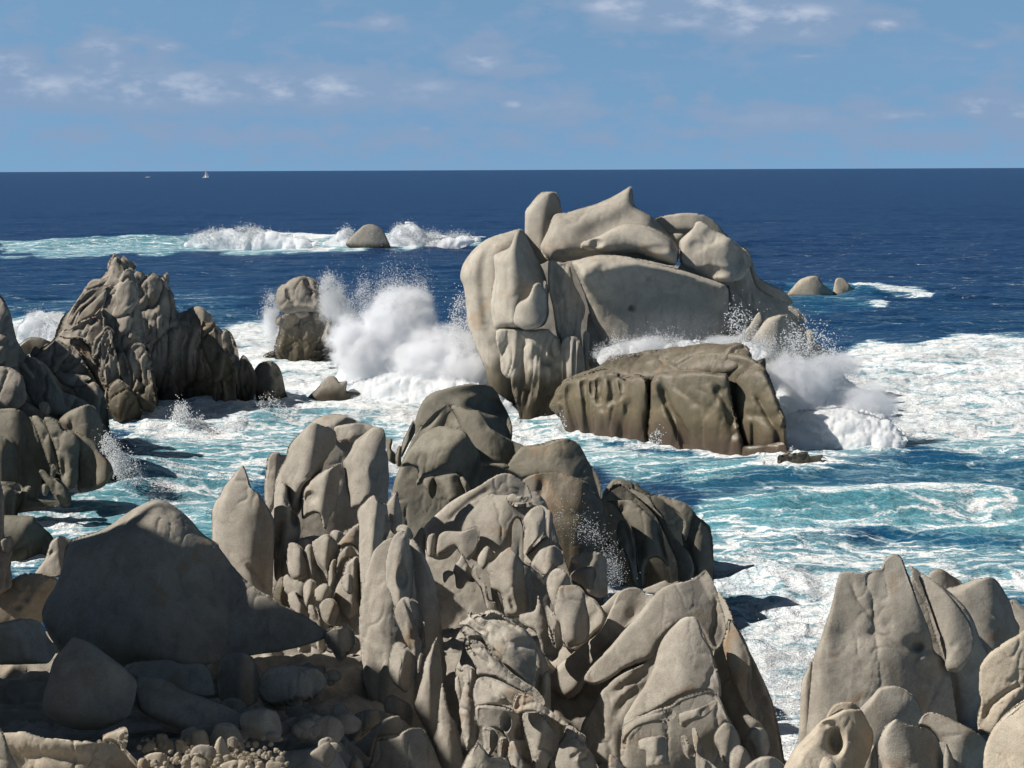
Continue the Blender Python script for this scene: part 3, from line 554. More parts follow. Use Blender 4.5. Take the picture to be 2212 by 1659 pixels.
t.lobe('slab', 'A', '335,768 400,764 470,772 520,778 545,800 510,815 530,830 470,852 400,845 350,810', D=73, T=16, r='350,790 520,800', p=2.5, pit=.5)
t.lobe('slab', 'A', '440,860 500,845 560,815 600,850 640,930 660,1000 600,1040 520,980', D=72.4, T=20)
t.lobe('boulder', 'A', '235,945 280,940 300,980 290,1010 250,1000', D=66, T=9)
t.lobe('boulder', 'A', '350,880 450,900 540,950 620,1020 700,1060 640,1110 500,1080 380,1000', D=70, T=26)
t.lobe('boulder', 'A', '0,880 80,900 200,960 300,1020 350,1050 250,1100 0,1080 -60,980', D=66.5, T=26)
t.done()

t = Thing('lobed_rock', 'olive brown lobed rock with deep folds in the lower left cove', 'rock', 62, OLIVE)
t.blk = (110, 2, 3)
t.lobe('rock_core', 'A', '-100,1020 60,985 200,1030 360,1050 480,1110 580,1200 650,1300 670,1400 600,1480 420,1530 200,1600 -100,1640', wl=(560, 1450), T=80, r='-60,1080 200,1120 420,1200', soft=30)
t.lobe('head', 'A', '352,1052 375,1020 425,985 475,962 520,950 560,962 590,1000 608,1045 620,1100 610,1160 570,1200 500,1190 430,1112 380,1095', D=64.6, T=48, r='500,975 540,1050 560,1140', soft=10, cr=[('400,1020 430,1060 435,1110', 5, 6)])
t.lobe('tail', 'A', '600,1080 625,1070 660,1140 720,1190 790,1245 805,1262 780,1300 700,1280 640,1210 605,1160', D=64.5, T=14)
t.lobe('boulder', 'A', '-60,985 0,978 70,974 120,985 165,1015 205,1070 240,1150 250,1260 200,1330 100,1360 -60,1340', D=60.6, T=46, r='0,1000 110,1060 170,1200', soft=10, p=1.8)
t.lobe('fold', 'A', '190,1022 225,1018 250,1040 262,1060 300,1110 320,1200 350,1300 370,1370 300,1330 260,1230 235,1150 205,1080', D=60.4, T=22)
t.lobe('fold', 'A', '262,1035 300,1030 350,1055 380,1100 440,1115 470,1150 480,1200 470,1290 470,1400 440,1455 400,1465 370,1430 350,1330 325,1220 290,1130', D=60.2, T=34, r='330,1060 390,1150 410,1300 430,1430', soft=14, cr=[('370,1250 385,1330 380,1420', 7, 8), ('430,1180 440,1300', 10, 5)])
t.lobe('fold', 'A', '440,1115 480,1125 540,1160 580,1190 600,1240 650,1290 678,1350 660,1400 620,1440 590,1460 520,1480 470,1470 465,1400 470,1300 455,1200', D=60.4, T=20, r='460,1125 560,1190 640,1310 625,1430', soft=4, fac=0, pits=[(535, 1330, 55, 110, 12)])
t.lobe('fold', 'A', '230,1350 262,1345 300,1385 350,1400 390,1440 415,1500 425,1545 380,1570 330,1520 290,1450', D=58.6, T=18)
t.lobe('knob', 'A', '305,1310 330,1320 335,1370 320,1392 298,1370', D=58.4, T=8)
t.lobe('knob', 'A', '250,1435 280,1430 295,1455 280,1500 255,1490', D=58.2, T=8)
t.lobe('boulder', 'A', '-60,1420 50,1415 110,1430 130,1460 100,1500 60,1560 -60,1570', D=58.2, T=22)
t.lobe('boulder', 'A', '-60,1150 20,1145 60,1170 100,1240 90,1300 0,1320 -60,1300', D=58.8, T=24)
t.lobe('toe', 'A', '80,1480 160,1440 185,1450 170,1500 230,1520 400,1530 420,1545 200,1590 60,1600', D=58.6, T=16)
t.done()
t = Thing('sea_rock', 'very small dark rock just breaking the water below the lobed rock', 'rock', 59, OLIVE)
t.lobe('rock', 'A', '420,1490 440,1480 475,1482 480,1500 450,1512 425,1510', wl=(450, 1500), T=6, step=1.5, lump=.5); t.done()

# ------------------------------------------------------------------ huge shaded slab and its neighbours
t = Thing('great_slab', 'huge smooth tent shaped slab in deep shadow with a sunlit right rim', 'boulder', 31, GREY)
t.lobe('slab', 'L', '935,45 870,68 790,112 715,160 640,215 560,250 480,275 425,300 395,350 372,450 345,560 300,640 262,720 262,800 300,880 340,930 480,1060 700,1075 1100,1060 1500,985 1800,930 1940,880 1965,850 1900,800 1840,760 1700,690 1600,620 1500,560 1400,450 1300,320 1210,250 1150,180 1080,110 1000,60', D=30.5, T=105, r='330,690 600,590 760,620 1000,720 1300,820 1700,860', soft=30, p=1.7, pit=.35, lump=1.6, cr=[('420,330 600,260 800,130', 6, 3)])
t.done()
t = Thing('boulder', 'narrow sunlit tan rock leaning behind the left shoulder of the huge slab', 'boulder', 34, GREY)
t.lobe('rock', 'L', '400,280 370,270 340,272 305,300 290,340 272,395 240,445 208,492 250,520 330,520 400,500 430,400 425,310', D=34, T=26, r='380,290 350,380 330,500', cr=[('325,345 290,390', 4, 5)]); t.done()
t = Thing('boulder', 'sunlit tan boulder with a pitted face at the left edge', 'boulder', 29.5, WARM)
t.lobe('rock', 'L', '-80,620 0,585 60,545 100,518 160,500 220,492 290,505 340,530 350,580 320,650 280,720 240,800 200,840 140,850 60,850 -80,840', D=33.5, T=52, r='-40,640 120,545 240,545 250,640 215,740', soft=10, p=1.8, pits=[(150, 640, 30, 24, 6), (180, 600, 20, 30, 5), (110, 690, 24, 20, 4)], cr=[('140,560 160,640 150,700', 6, 4)], lump=2.2); t.done()
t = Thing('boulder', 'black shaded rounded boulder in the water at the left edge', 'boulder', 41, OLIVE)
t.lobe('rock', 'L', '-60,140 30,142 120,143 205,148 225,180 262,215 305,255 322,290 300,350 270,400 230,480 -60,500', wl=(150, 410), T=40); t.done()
t = Thing('leaning_rock', 'tall thin dark rock standing against the left frame edge', 'rock', 33, JAG)
t.lobe('rock', 'L', '-80,-150 0,-60 20,20 24,120 30,270 60,268 76,300 76,370 60,420 75,520 60,580 -80,640', D=33, T=26, lump=2.4)
t.lobe('knob', 'L', '0,300 30,275 66,272 76,310 70,350 40,372 10,350', T=12, lump=2)
t.done()
t = Thing('boulder', 'dark blocky boulder in shade below the tan pitted one', 'boulder', 27, GREY)
t.lobe('rock', 'L', '-80,785 0,790 130,762 190,765 235,780 268,820 280,860 310,900 345,935 320,990 280,1030 0,1040 -80,1040', D=27, T=50, r='0,800 200,800 250,880', p=2.3); t.done()
t = Thing('boulder', 'blue shadowed peaked block with a rusty right corner before the huge slab', 'boulder', 24, GREY)
t.lobe('rock', 'L', '440,872 400,910 360,960 320,1020 290,1120 255,1240 262,1330 400,1420 600,1430 760,1360 800,1290 822,1180 815,1130 740,1050 650,985 560,915 500,885', D=24.5, T=75, r='445,890 520,1000 620,1090 800,1160', soft=14, p=1.6, pit=.3, pits=[(560, 1220, 160, 90, 8)]); t.done()
t = Thing('boulder', 'flat dark slab lying in shade right behind the blue shadowed block', 'boulder', 26.5, GREY)
t.lobe('rock', 'L', '740,1050 800,1025 900,1012 1020,1008 1080,1030 1200,1028 1250,1060 1275,1130 1290,1220 1200,1230 1000,1200 850,1150 760,1100', D=27, T=40, pit=.5); t.done()
t = Thing('boulder', 'long low dark slab sloping right across the shaded hollow', 'boulder', 24.5, GREY)
t.lobe('rock', 'L', '820,1120 900,1110 1000,1130 1080,1180 1200,1225 1330,1270 1440,1330 1500,1400 1480,1480 1300,1500 1100,1440 950,1380 830,1300', D=25, T=46, pit=.5, r='850,1140 1050,1200 1400,1340'); t.done()
t = Thing('boulder', 'upright round shouldered dark boulder in the shade under the slab tail', 'boulder', 27.5, GREY)
t.lobe('rock', 'L', '1340,990 1400,965 1470,970 1520,1010 1545,1080 1560,1180 1540,1260 1450,1300 1360,1290 1310,1230 1300,1100', D=28, T=46); t.done()
t = Thing('boulder', 'squat square shaded block in the hollow left of the tall twin spire', 'boulder', 23.5, GREY)
t.lobe('rock', 'L', '1450,1330 1560,1300 1660,1320 1690,1400 1680,1480 1560,1500 1460,1470 1430,1400', D=24, T=40, p=2.6); t.done()
t = Thing('boulder', 'ragged dark leaning block under the right tail of the huge slab', 'boulder', 26.5, GREY)
t.lobe('rock', 'L', '1560,1120 1640,1050 1760,1035 1900,1060 1960,1140 1900,1220 1760,1280 1620,1290 1550,1220', D=27, T=40, lump=2.4); t.done()
t = Thing('boulder', 'small grey boulder resting on the tip of the slab beside the spires', 'boulder', 29.5, GREY)
t.lobe('rock', 'L', '1952,850 1985,820 2040,812 2090,818 2118,860 2120,910 2090,960 2040,1010 1990,940 1960,900', D=30, T=34, r='2000,830 2040,890 2100,900', p=1.7, lump=2); t.done()
t = Thing('fallen_slab', 'sunlit weathered log shaped slab lying along the bottom left corner', 'boulder', 19, WARM)
t.lobe('body', 'L', '-60,1470 40,1450 90,1452 140,1443 200,1462 260,1482 340,1488 430,1502 520,1500 600,1496 660,1500 720,1530 780,1580 830,1640 900,1760 -60,1760', D=21.6, T=70, r='0,1500 140,1500 400,1560 700,1600', soft=20, p=1.9, cr=[('60,1540 200,1580 400,1600 560,1640', 14, 8), ('60,1500 120,1600 200,1660', 10, 8)], lump=2.2)
t.lobe('knob', 'L', '610,1475 640,1450 700,1430 742,1420 758,1440 755,1520 735,1548 700,1520 660,1500 620,1500', D=21.0, T=20, lump=2.5)
t.done()
t = Thing('leaning_rock', 'dark slanting rock wedge in the very bottom left corner', 'rock', 17.5, GREY)
t.lobe('rock', 'L', '-60,1380 0,1420 30,1470 60,1560 110,1660 160,1760 -60,1760', D=19.6, T=30, lump=2); t.done()
def stone_depth(zone, s_):
    q = pts(zone, s_).mean(0); d_ = 20.0
    sl_ = -ray(*q)[2]
    for k in range(20): d_ = .5 * d_ + .5 * (CAM_Z - .25 - ground_z(d_)) / sl_
    return d_
# pile of stones at the bottom
random.seed(5)
STONES = ['940,1460 970,1452 1002,1458 1010,1480 1038,1500 1042,1545 1030,1585 960,1580 935,1550', '1155,1445 1210,1428 1232,1440 1248,1480 1252,1560 1200,1580 1150,1560 1145,1500',
          '1325,1468 1345,1490 1362,1530 1380,1580 1370,1659 1265,1659 1262,1600 1285,1530 1300,1490', '1360,1490 1400,1470 1425,1500 1418,1550 1440,1620 1380,1640 1370,1560',
          '870,1520 900,1500 930,1510 938,1540 900,1560 860,1570 845,1545', '880,1580 940,1562 990,1570 1020,1600 1000,1659 880,1659 860,1620',
          '1040,1590 1070,1560 1095,1590 1100,1620 1060,1640', '1095,1590 1130,1575 1150,1610 1150,1659 1090,1659', '1160,1590 1210,1600 1240,1620 1250,1680 1150,1680',
          '1320,1640 1400,1610 1480,1615 1520,1640 1520,1700 1320,1700', '1420,1590 1450,1570 1500,1580 1515,1615 1470,1640 1420,1620', '1540,1625 1570,1615 1590,1640 1580,1670 1540,1665',
          '1600,1625 1640,1618 1680,1620 1715,1640 1700,1680 1600,1680', '1055,1500 1090,1490 1110,1520 1130,1540 1100,1570 1060,1560', '830,1610 870,1600 890,1640 870,1680 820,1680']
for i_, s_ in enumerate(STONES):
    z_ = pts('L', s_)[:, 1].mean()
    t = Thing('stone', 'small pale sunlit stone in the rubble heap at the bottom left', 'stone', 18, WARM, group='rubble stones at the bottom left')
    t.lobe('stone', 'L', s_, D=stone_depth('L', s_) - .15, T=None, lump=1.6, step=2.2); t.done()
for i_ in range(125):
    x_ = random.uniform(830, 1730); y_ = random.uniform(1570, 1690) if i_ < 65 else random.uniform(1480, 1600)
    rr = random.uniform(10, 30) if i_ < 70 else random.uniform(10, 18)
    if 1720 < x_ < 1850: continue
    n_ = 8; a0_ = random.random() * 6
    s_ = ' '.join('%.1f,%.1f' % (x_ + rr * random.uniform(.75, 1.2) * math.cos(a0_ + 6.283 * k / n_), y_ + rr * random.uniform(.65, 1.05) * math.sin(a0_ + 6.283 * k / n_)) for k in range(n_))
    t = Thing('stone', 'small pale sunlit stone in the rubble heap at the bottom left', 'stone', 18, WARM, group='rubble stones at the bottom left')
    t.lobe('stone', 'L', s_, D=stone_depth('L', s_) - .2, lump=1.3, step=2.2); t.done()

random.seed(11)
for i_ in range(46):
    x_ = random.uniform(900, 2080); y_ = random.uniform(1040, 1600); rr = random.uniform(28, 95) * (1.15 if y_ > 1300 else .8)
    if x_ < 1350 and y_ < 1330: continue
    n_ = 7; a0_ = random.random() * 6; sq = random.uniform(.55, .95)
    s_ = ' '.join('%.1f,%.1f' % (x_ + rr * random.uniform(.7, 1.2) * math.cos(a0_ + 6.283 * k / n_), y_ + rr * sq * random.uniform(.7, 1.15) * math.sin(a0_ + 6.283 * k / n_)) for k in range(n_))
    t = Thing('boulder', 'loose boulder lying in the dark shaded hollow left of the spires', 'boulder', 24, GREY, group='loose boulders in the shaded hollow')
    t.lobe('rock', 'L', s_, D=stone_depth('L', s_) - .1, lump=1.8, p=1.6); t.done()
# ------------------------------------------------------------------ middle cluster
t = Thing('rounded_outcrop', 'olive domed rocks at the back of the centre group, white foam behind', 'rock outcrop', 46, OLIVE)
t.lobe('rock_core', 'B', '1300,700 1400,500 1600,380 2000,500 2200,700 2500,1000 2600,1500 1300,1500 1240,1000', D=50, T=60, r='1500,700 2000,800', lump=2)
t.lobe('dome', 'B', '1420,400 1430,320 1455,260 1500,195 1560,160 1650,135 1740,115 1840,110 1930,120 1970,155 2010,230 2050,310 2072,380 2072,470 2040,560 1900,620 1600,600 1450,560', D=49, T=70, r='1500,260 1700,165 1920,160 1990,300 2030,450', soft=26, p=2.0, cr=[('1650,250 1700,200 1900,170 1960,240 1990,330', 16, 8)], pits=[(1900, 260, 130, 60, 22), (1660, 330, 60, 60, 14)])
t.lobe('saddle', 'B', '1665,262 1700,250 1780,282 1850,285 1890,330 1920,385 1990,440 2080,490 2160,530 2130,600 2050,650 1850,660 1780,560 1740,440 1700,330', D=46.4, T=36, r='1720,280 1820,380 1900,470 2100,560', soft=14, cr=[('1880,300 1890,380 1970,450', 9, 5)])
t.lobe('neck', 'B', '1625,236 1590,262 1540,300 1480,360 1420,440 1370,540 1330,650 1400,640 1470,520 1560,430 1610,400 1640,320 1660,270', D=46.6, T=26, r='1620,250 1530,330 1420,470 1370,600', soft=8, cr=[('1600,270 1520,370 1450,420', 6, 5)])
t.lobe('fin', 'B', '1225,475 1262,470 1268,500 1258,540 1285,580 1290,640 1240,620 1228,560', D=47, T=10)
t.lobe('fin', 'B', '1310,522 1330,530 1322,600 1325,650 1300,660 1285,600', D=46.6, T=8)
t.lobe('fin', 'B', '1410,355 1380,400 1340,480 1320,560 1330,600 1370,520 1415,430', D=48, T=12)
t.lobe('dome', 'B', '1600,390 1540,405 1480,440 1420,500 1370,570 1340,620 1318,665 1380,655 1425,670 1440,700 1425,785 1460,775 1490,745 1560,725 1640,715 1710,712 1760,760 1805,820 1840,800 1870,720 1870,640 1850,560 1800,490 1760,430 1700,400', D=45, T=70, r='1420,620 1560,520 1700,470 1760,560 1770,700', soft=24, p=1.9, cr=[('1700,410 1800,500', 8, 3)], lump=1.6)
t.lobe('block', 'B', '1480,742 1545,730 1560,780 1555,850 1530,880 1500,830 1470,790', D=43.4, T=16)
t.lobe('block', 'B', '1550,735 1640,712 1700,712 1730,770 1765,838 1710,880 1650,908 1620,860 1580,800', D=43.2, T=24, cr=[('1570,760 1640,860', 4, 3)])
t.lobe('block', 'B', '1720,735 1745,730 1790,790 1800,830 1770,840 1740,790', D=43, T=10)
t.lobe('wedge', 'B', '1900,640 2020,640 2060,660 2040,680 1960,660', D=44.4, T=8)
t.lobe('boulder', 'C', '88,270 105,230 130,190 160,150 205,112 270,108 340,98 410,75 490,56 550,70 590,100 620,145 650,200 690,260 720,310 740,380 740,480 680,520 600,430 560,380 400,360 300,340 205,350 150,310', D=45.6, T=56, r='140,220 240,160 480,90 580,150 640,300', soft=26, p=1.9, cr=[('560,320 620,240 650,250', 6, 5), ('590,320 640,300', 5, 4), ('450,100 520,220 470,300', 16, 4)], lump=1.6)
t.done()

t = Thing('wet_boulder', 'wet brown block behind the spray at the centre, water beading on it', 'boulder', 45, BROWN)
t.lobe('rock', 'C', '205,348 230,322 270,300 350,283 440,285 500,298 560,322 620,345 660,368 700,430 745,480 762,560 768,660 762,760 740,860 640,940 420,940 360,800 300,560 240,450', D=44.2, T=50, r='260,340 480,310 640,390 700,560', soft=18, p=2.4, cr=[('345,290 340,400 320,480', 9, 7), ('440,560 560,575 680,560', 12, 2)], pits=[(690, 640, 30, 50, 4)]); t.done()

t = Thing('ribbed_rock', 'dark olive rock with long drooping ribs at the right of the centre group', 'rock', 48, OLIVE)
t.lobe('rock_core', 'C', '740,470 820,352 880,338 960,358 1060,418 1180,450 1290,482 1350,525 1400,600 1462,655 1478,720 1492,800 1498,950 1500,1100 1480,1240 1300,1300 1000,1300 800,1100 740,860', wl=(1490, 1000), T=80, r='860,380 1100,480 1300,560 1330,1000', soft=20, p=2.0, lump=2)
t.lobe('rib', 'C', '745,468 790,425 830,392 880,378 900,395 940,430 1000,478 1060,530 1110,590 1160,690 1200,780 1245,880 1262,960 1265,1040 1340,1020 1370,930 1340,840 1290,780 1220,700 1160,580 1110,520 1060,440 960,395 880,340 830,352', D=46.4, T=24, r='800,420 880,388 1010,470 1140,600 1230,780 1300,960', soft=8, lift=2)
t.lobe('rib', 'C', '1110,440 1180,452 1290,482 1345,522 1368,560 1350,620 1335,680 1315,745 1290,748 1285,690 1300,620 1250,560 1180,500', D=46.6, T=18, r='1150,460 1300,520 1330,590 1305,720', soft=5)
t.lobe('rib', 'C', '750,482 800,472 890,470 940,475 1000,510 1060,560 1110,610 1140,660 1155,720 1175,800 1195,870 1192,925 1150,880 1110,860 1060,880 1035,950 1030,1050 1000,1060 985,960 975,840 965,740 930,650 890,590 840,520 800,490', D=45.2, T=30, r='820,480 930,500 1020,640 1060,800', soft=10, cr=[('905,490 880,560 910,600', 6, 7), ('1100,640 1150,780 1180,900', 7, 7), ('1000,700 1010,830 1030,900', 8, 5)])
t.lobe('rib', 'C', '850,640 870,612 900,612 930,660 960,730 975,830 985,950 1010,1050 990,1080 950,1020 930,920 900,830 860,800 845,720', D=44.4, T=18, cr=[('900,640 930,760 945,900', 6, 8), ('870,690 890,780', 6, 4)])
t.lobe('knob', 'C', '800,728 825,740 835,790 845,850 830,880 780,840 748,812 770,770', D=44.2, T=12)
t.lobe('flank', 'C', '1310,560 1400,600 1462,655 1478,720 1495,850 1500,1000 1500,1200 1430,1200 1380,1000 1330,860 1290,760', D=46.6, T=26, r='1370,600 1420,760 1450,1100', lump=1.5)
t.done()

# ------------------------------------------------------------------ foreground centre-left
t = Thing('flake_spire', 'sharp pointed grey flake standing just left of the big cleft boulder', 'rock spire', 36, GREY)
t.lobe('spire', 'B', '255,650 225,680 180,735 130,795 100,860 62,910 48,975 50,1060 50,1130 50,1200 80,1300 120,1380 230,1500 400,1620 452,1600 462,1400 466,1200 464,1040 440,970 400,890 355,830 318,805 295,740 275,680', D=36, T=50, r='262,665 300,790 340,860 340,960 360,1100 400,1300 435,1540', soft=3, p=1.6, yaw=-.1, cr=[('270,1300 340,1380 420,1500', 6, 5)], lump=1.2); t.done()
t = Thing('boulder', 'small pale upright rock peeping between the flake and the cleft boulder', 'boulder', 40, GREY)
t.lobe('rock', 'B', '455,565 432,590 418,625 412,690 402,760 400,830 405,900 440,980 480,900 520,760 560,640 570,590 515,585 500,565', D=39.5, T=24, r='480,580 460,760 450,900', cr=[('440,745 470,760', 6, 6)]); t.done()

t = Thing('cleft_boulder', 'big smooth grey boulder split by a dark hollow near its top', 'boulder', 38, GREY)
t.lobe('rock_core', 'B', '600,480 800,400 1100,410 1210,450 1228,800 1222,1100 1160,1400 900,1650 500,1650 420,1450 430,1200 440,1000 480,760', D=41.2, T=50, r='800,500 900,900 900,1400', lump=1.2)
t.lobe('dome', 'B', '715,365 745,340 800,318 860,310 920,312 980,332 1045,370 1010,410 900,460 800,440 740,400', D=40.2, T=30)
t.lobe('lobe', 'B', '870,400 920,380 1000,368 1070,366 1135,392 1080,450 1020,480 985,510 960,498 915,500 890,470', D=38.6, T=20, r='900,430 1000,395 1110,395', soft=6, p=1.8)
t.lobe('lobe', 'B', '712,365 680,395 650,432 610,472 575,520 560,565 545,610 515,660 490,720 475,770 470,830 500,900 540,960 600,1010 650,960 660,870 675,800 690,770 740,730 790,690 805,640 850,570 885,520 892,470 880,425 850,400 800,385 760,368', D=37.6, T=52, r='770,390 860,430 865,490 820,580 760,690 690,750', soft=8, p=1.9, yaw=-.1, cr=[('680,745 740,720 800,680', 4, 5), ('560,760 565,860 580,930', 6, 8)], lump=1.0)
t.lobe('lobe', 'B', '1130,392 1190,395 1212,410 1220,450 1222,540 1235,620 1240,760 1232,900 1210,920 1130,910 1090,870 1050,930 1010,945 980,938 975,870 955,790 945,700 930,632 960,590 990,540 1010,490 1060,450', D=37.0, T=44, r='1190,410 1180,520 1110,690 1110,800 1060,900', soft=6, p=1.7, pits=[(1140, 700, 30, 60, 5)], lump=1.1)
t.lobe('lobe', 'B', '915,636 860,662 800,690 740,735 695,770 668,810 660,870 655,950 662,1010 700,992 745,975 775,985 790,1040 812,1092 830,1050 838,1000 860,965 885,940 900,860 910,780 925,700', D=36.9, T=32, r='900,660 880,780 860,880 790,950', soft=8, p=1.8, pits=[(712, 870, 42, 38, 14)])
t.lobe('leg', 'B', '470,830 466,1000 466,1200 470,1400 490,1440 530,1420 560,1330 600,1230 635,1160 648,1080 640,1010 590,940 560,870 550,780 500,760', D=36.8, T=30, r='500,850 500,1050 500,1380', soft=6, cr=[('560,800 560,900 590,960', 6, 8), ('540,1000 500,1100 490,1280', 10, 16)], pits=[(600, 1000, 30, 70, 20)])
t.done()
# tafoni knuckles
t = Thing('knuckled_rock', 'cluster of small rounded knobs and hollows left of the tall spires', 'rock outcrop', 34.5, GREY)
t.lobe('rock_core', 'B', '540,1250 640,1150 860,1120 1040,1080 1080,1300 1120,1700 1120,2100 800,2150 600,1850 520,1640 470,1520', D=36.6, T=60, flute=(16, 26, -8), lump=2.5)
for s_, D_, T_ in (
    ('575,1175 620,1180 655,1210 668,1255 700,1320 705,1370 680,1410 640,1430 595,1425 565,1380 555,1300 558,1220', 35.2, 26), ('630,1165 660,1148 700,1152 715,1180 700,1215 665,1240 640,1200', 36, 16),
    ('690,1190 720,1185 745,1220 742,1280 730,1310 748,1340 745,1400 720,1430 695,1390 680,1300 668,1240', 35.2, 17), ('722,1175 760,1145 800,1118 840,1120 880,1160 905,1215 905,1265 880,1300 855,1340 848,1420 825,1430 800,1370 760,1320 735,1240', 34.8, 32),
    ('842,1112 870,1092 910,1095 940,1118 920,1160 890,1180 865,1145', 36, 15), ('1045,1048 1005,1062 960,1100 925,1145 898,1190 905,1225 940,1200 980,1195 1040,1215 1055,1130', 35.2, 20),
    ('955,1200 990,1205 1025,1245 1010,1262 960,1280 920,1310 895,1370 878,1400 890,1320 905,1250', 34.4, 17), ('860,1290 885,1288 888,1330 882,1400 860,1470 838,1490 830,1430 838,1340', 34.4, 16),
    ('1030,1270 990,1285 950,1320 925,1400 900,1450 880,1500 865,1580 880,1640 960,1700 1030,1650 1075,1500 1070,1340', 34, 34), ('530,1410 560,1390 600,1425 660,1440 700,1470 712,1520 690,1570 640,1550 580,1540 540,1500', 34.4, 22),
    ('672,1445 710,1420 745,1440 760,1480 740,1520 715,1560 700,1620 672,1580 662,1500', 34, 18), ('745,1500 775,1465 820,1450 850,1480 868,1520 850,1560 800,1580 755,1560', 33.6, 22),
    ('560,1520 610,1500 640,1560 690,1620 730,1680 700,1740 620,1680 570,1600', 34, 20), ('790,1560 840,1545 880,1570 910,1640 920,1720 860,1740 800,1700 770,1620', 33.4, 22),
    ('930,1400 980,1380 1000,1440 990,1520 950,1510 925,1460', 32.9, 14)):
    t.lobe('knob', 'B', s_, D=D_, T=T_, lump=1.6, cr=())
for s_ in ('520,1620 600,1640 660,1740 720,1900 650,1920 570,1780', '700,1600 770,1620 800,1750 820,1900 760,1900 720,1740', '860,1640 940,1660 990,1780 960,1950 870,1930 840,1780'):
    t.lobe('buttress', 'B', s_, D=33.6, T=26, lump=2.2, flute=(7, 16, -20), p=1.5)
t.lobe('knob', 'B', '458,1530 470,1470 500,1420 525,1408 540,1450 560,1540 570,1610 520,1590 470,1560', D=35, T=16, mat=BROWN)
t.done()

t = Thing('tall_slab', 'upright pale finger slab with a second notched tip behind the twin spire', 'rock spire', 33.5, GREY)
t.lobe('tip', 'B', '1300,822 1270,850 1245,880 1225,925 1235,990 1250,1080 1290,1120 1330,1080 1332,980 1312,900', D=34.6, T=20, r='1295,840 1275,930 1265,1080', soft=4)
t.lobe('slab', 'B', '1142,852 1110,865 1085,890 1060,920 1035,955 1032,1000 1042,1060 1040,1200 1045,1330 1052,1450 1060,1600 1100,1640 1150,1400 1170,1250 1200,1190 1240,1130 1258,1060 1240,1000 1228,920 1195,905 1165,880', D=33.8, T=38, r='1150,870 1190,960 1180,1100 1120,1300 1090,1560', soft=10, cr=[('1170,1190 1220,1130 1260,1100', 6, 6)], lump=1.0)
t.done()

t = Thing('twin_spire', 'tallest foreground spire, pale twisted blade with a dark hollow down its right face', 'rock spire', 30.5, GREY)
t.lobe('flank', 'D', '560,100 600,140 650,220 700,330 730,420 745,520 765,640 775,780 785,900 800,1000 760,1150 700,1250 600,1250 560,1000 540,600 540,250', D=32, T=36, r='580,140 620,400 640,800', soft=6, p=1.7)
t.lobe('blade', 'D', '425,105 380,125 340,160 305,200 285,260 262,320 250,400 240,480 225,560 215,650 212,760 225,880 240,960 245,1060 268,1160 285,1260 330,1330 480,1360 570,1330 600,1200 650,1000 652,800 640,640 600,480 580,300 560,180 500,100', D=31.4, T=62, r='440,130 360,260 330,450 330,700 360,1000 400,1300', soft=26, p=1.9, cr=[('350,330 290,500 270,760', 16, 5), ('330,820 350,1000 340,1200', 12, 5)], lump=1.7)
t.lobe('blade', 'D', '505,55 470,68 440,100 415,160 395,250 388,340 395,430 420,490 440,560 480,620 540,560 570,480 575,380 572,300 560,220 555,150 545,90', D=29.9, T=36, r='480,80 440,200 425,330 430,450 470,540', soft=4, p=1.6, pits=[(505, 380, 34, 70, 16)], lump=1.1)
t.lobe('knob', 'D', '512,14 480,20 460,42 470,62 510,72 535,100 560,120 575,100 565,60 545,28', D=30.4, T=13, cr=[('500,50 530,60', 4, 4)])
t.lobe('rough_face', 'D', '480,520 520,505 570,520 600,545 625,620 655,680 650,780 625,860 605,950 575,930 560,860 520,800 490,720 455,650 450,590', D=29.4, T=26, flute=(7, 16, -20), lump=2.6)
t.lobe('knob', 'D', '480,812 445,830 425,880 412,950 415,1020 440,1080 480,1120 530,1150 560,1110 580,1040 590,980 575,900 530,840', D=28.7, T=30, cr=[('430,1030 450,1090 480,1110', 5, 8)], lump=1.8)
t.lobe('knob', 'D', '400,1180 440,1165 500,1200 560,1245 572,1300 560,1380 520,1340 450,1300 395,1290 380,1240', D=28.6, T=22)
t.lobe('splinter', 'D', '625,880 640,900 620,1000 605,1020 605,940', D=28.6, T=7)
t.done()
t = Thing('narrow_spire', 'slender dark edged spire rising from the bottom, right of the twin spire', 'rock spire', 28, GREY)
t.lobe('spire', 'D', '740,775 715,810 690,870 665,920 650,970 640,1040 615,1120 600,1180 583,1230 600,1290 635,1360 665,1400 685,1450 720,1480 760,1400 775,1250 778,1120 775,1000 765,880', D=28.4, T=34, r='738,800 740,950 745,1060 720,1200 700,1400', soft=4, p=1.7, lump=1.5)
t.lobe('spire', 'D', '770,1080 790,1130 800,1200 820,1270 850,1330 870,1400 890,1480 905,1560 915,1640 900,1720 780,1700 740,1600 715,1530 705,1470 735,1400 750,1250', D=27.6, T=32, r='780,1120 810,1300 840,1480 850,1650', soft=8, lump=1.8)
t.done()

# ------------------------------------------------------------------ sloping slabs behind
t = Thing('sloping_outcrop', 'long pale slabs sloping up right from the centre with torn lower edges', 'rock outcrop', 37, GREY)
t.lobe('rock_core', 'B', '1400,1250 1600,1050 1900,850 2150,800 2300,900 2400,1200 2500,1500 2500,1900 2100,2200 1500,2200 1250,1900 1300,1500', D=41.2, T=50, pit=.3, lump=2)
t.lobe('ridge', 'B', '1480,1075 1530,1020 1580,970 1650,910 1710,870 1780,830 1850,790 1910,750 1960,720 2020,705 2070,715 2120,745 2180,785 2200,830 2210,880 2160,920 2040,930 1900,1040 1760,1160 1650,1270 1580,1290 1520,1260 1470,1180', D=38.6, T=40, r='1560,1060 1800,860 2030,735 2120,790', soft=14, p=1.8, pit=.2, cr=[('1620,1060 1800,900 1960,800', 8, 4), ('1660,1080 1850,930 2000,850', 8, 4)])
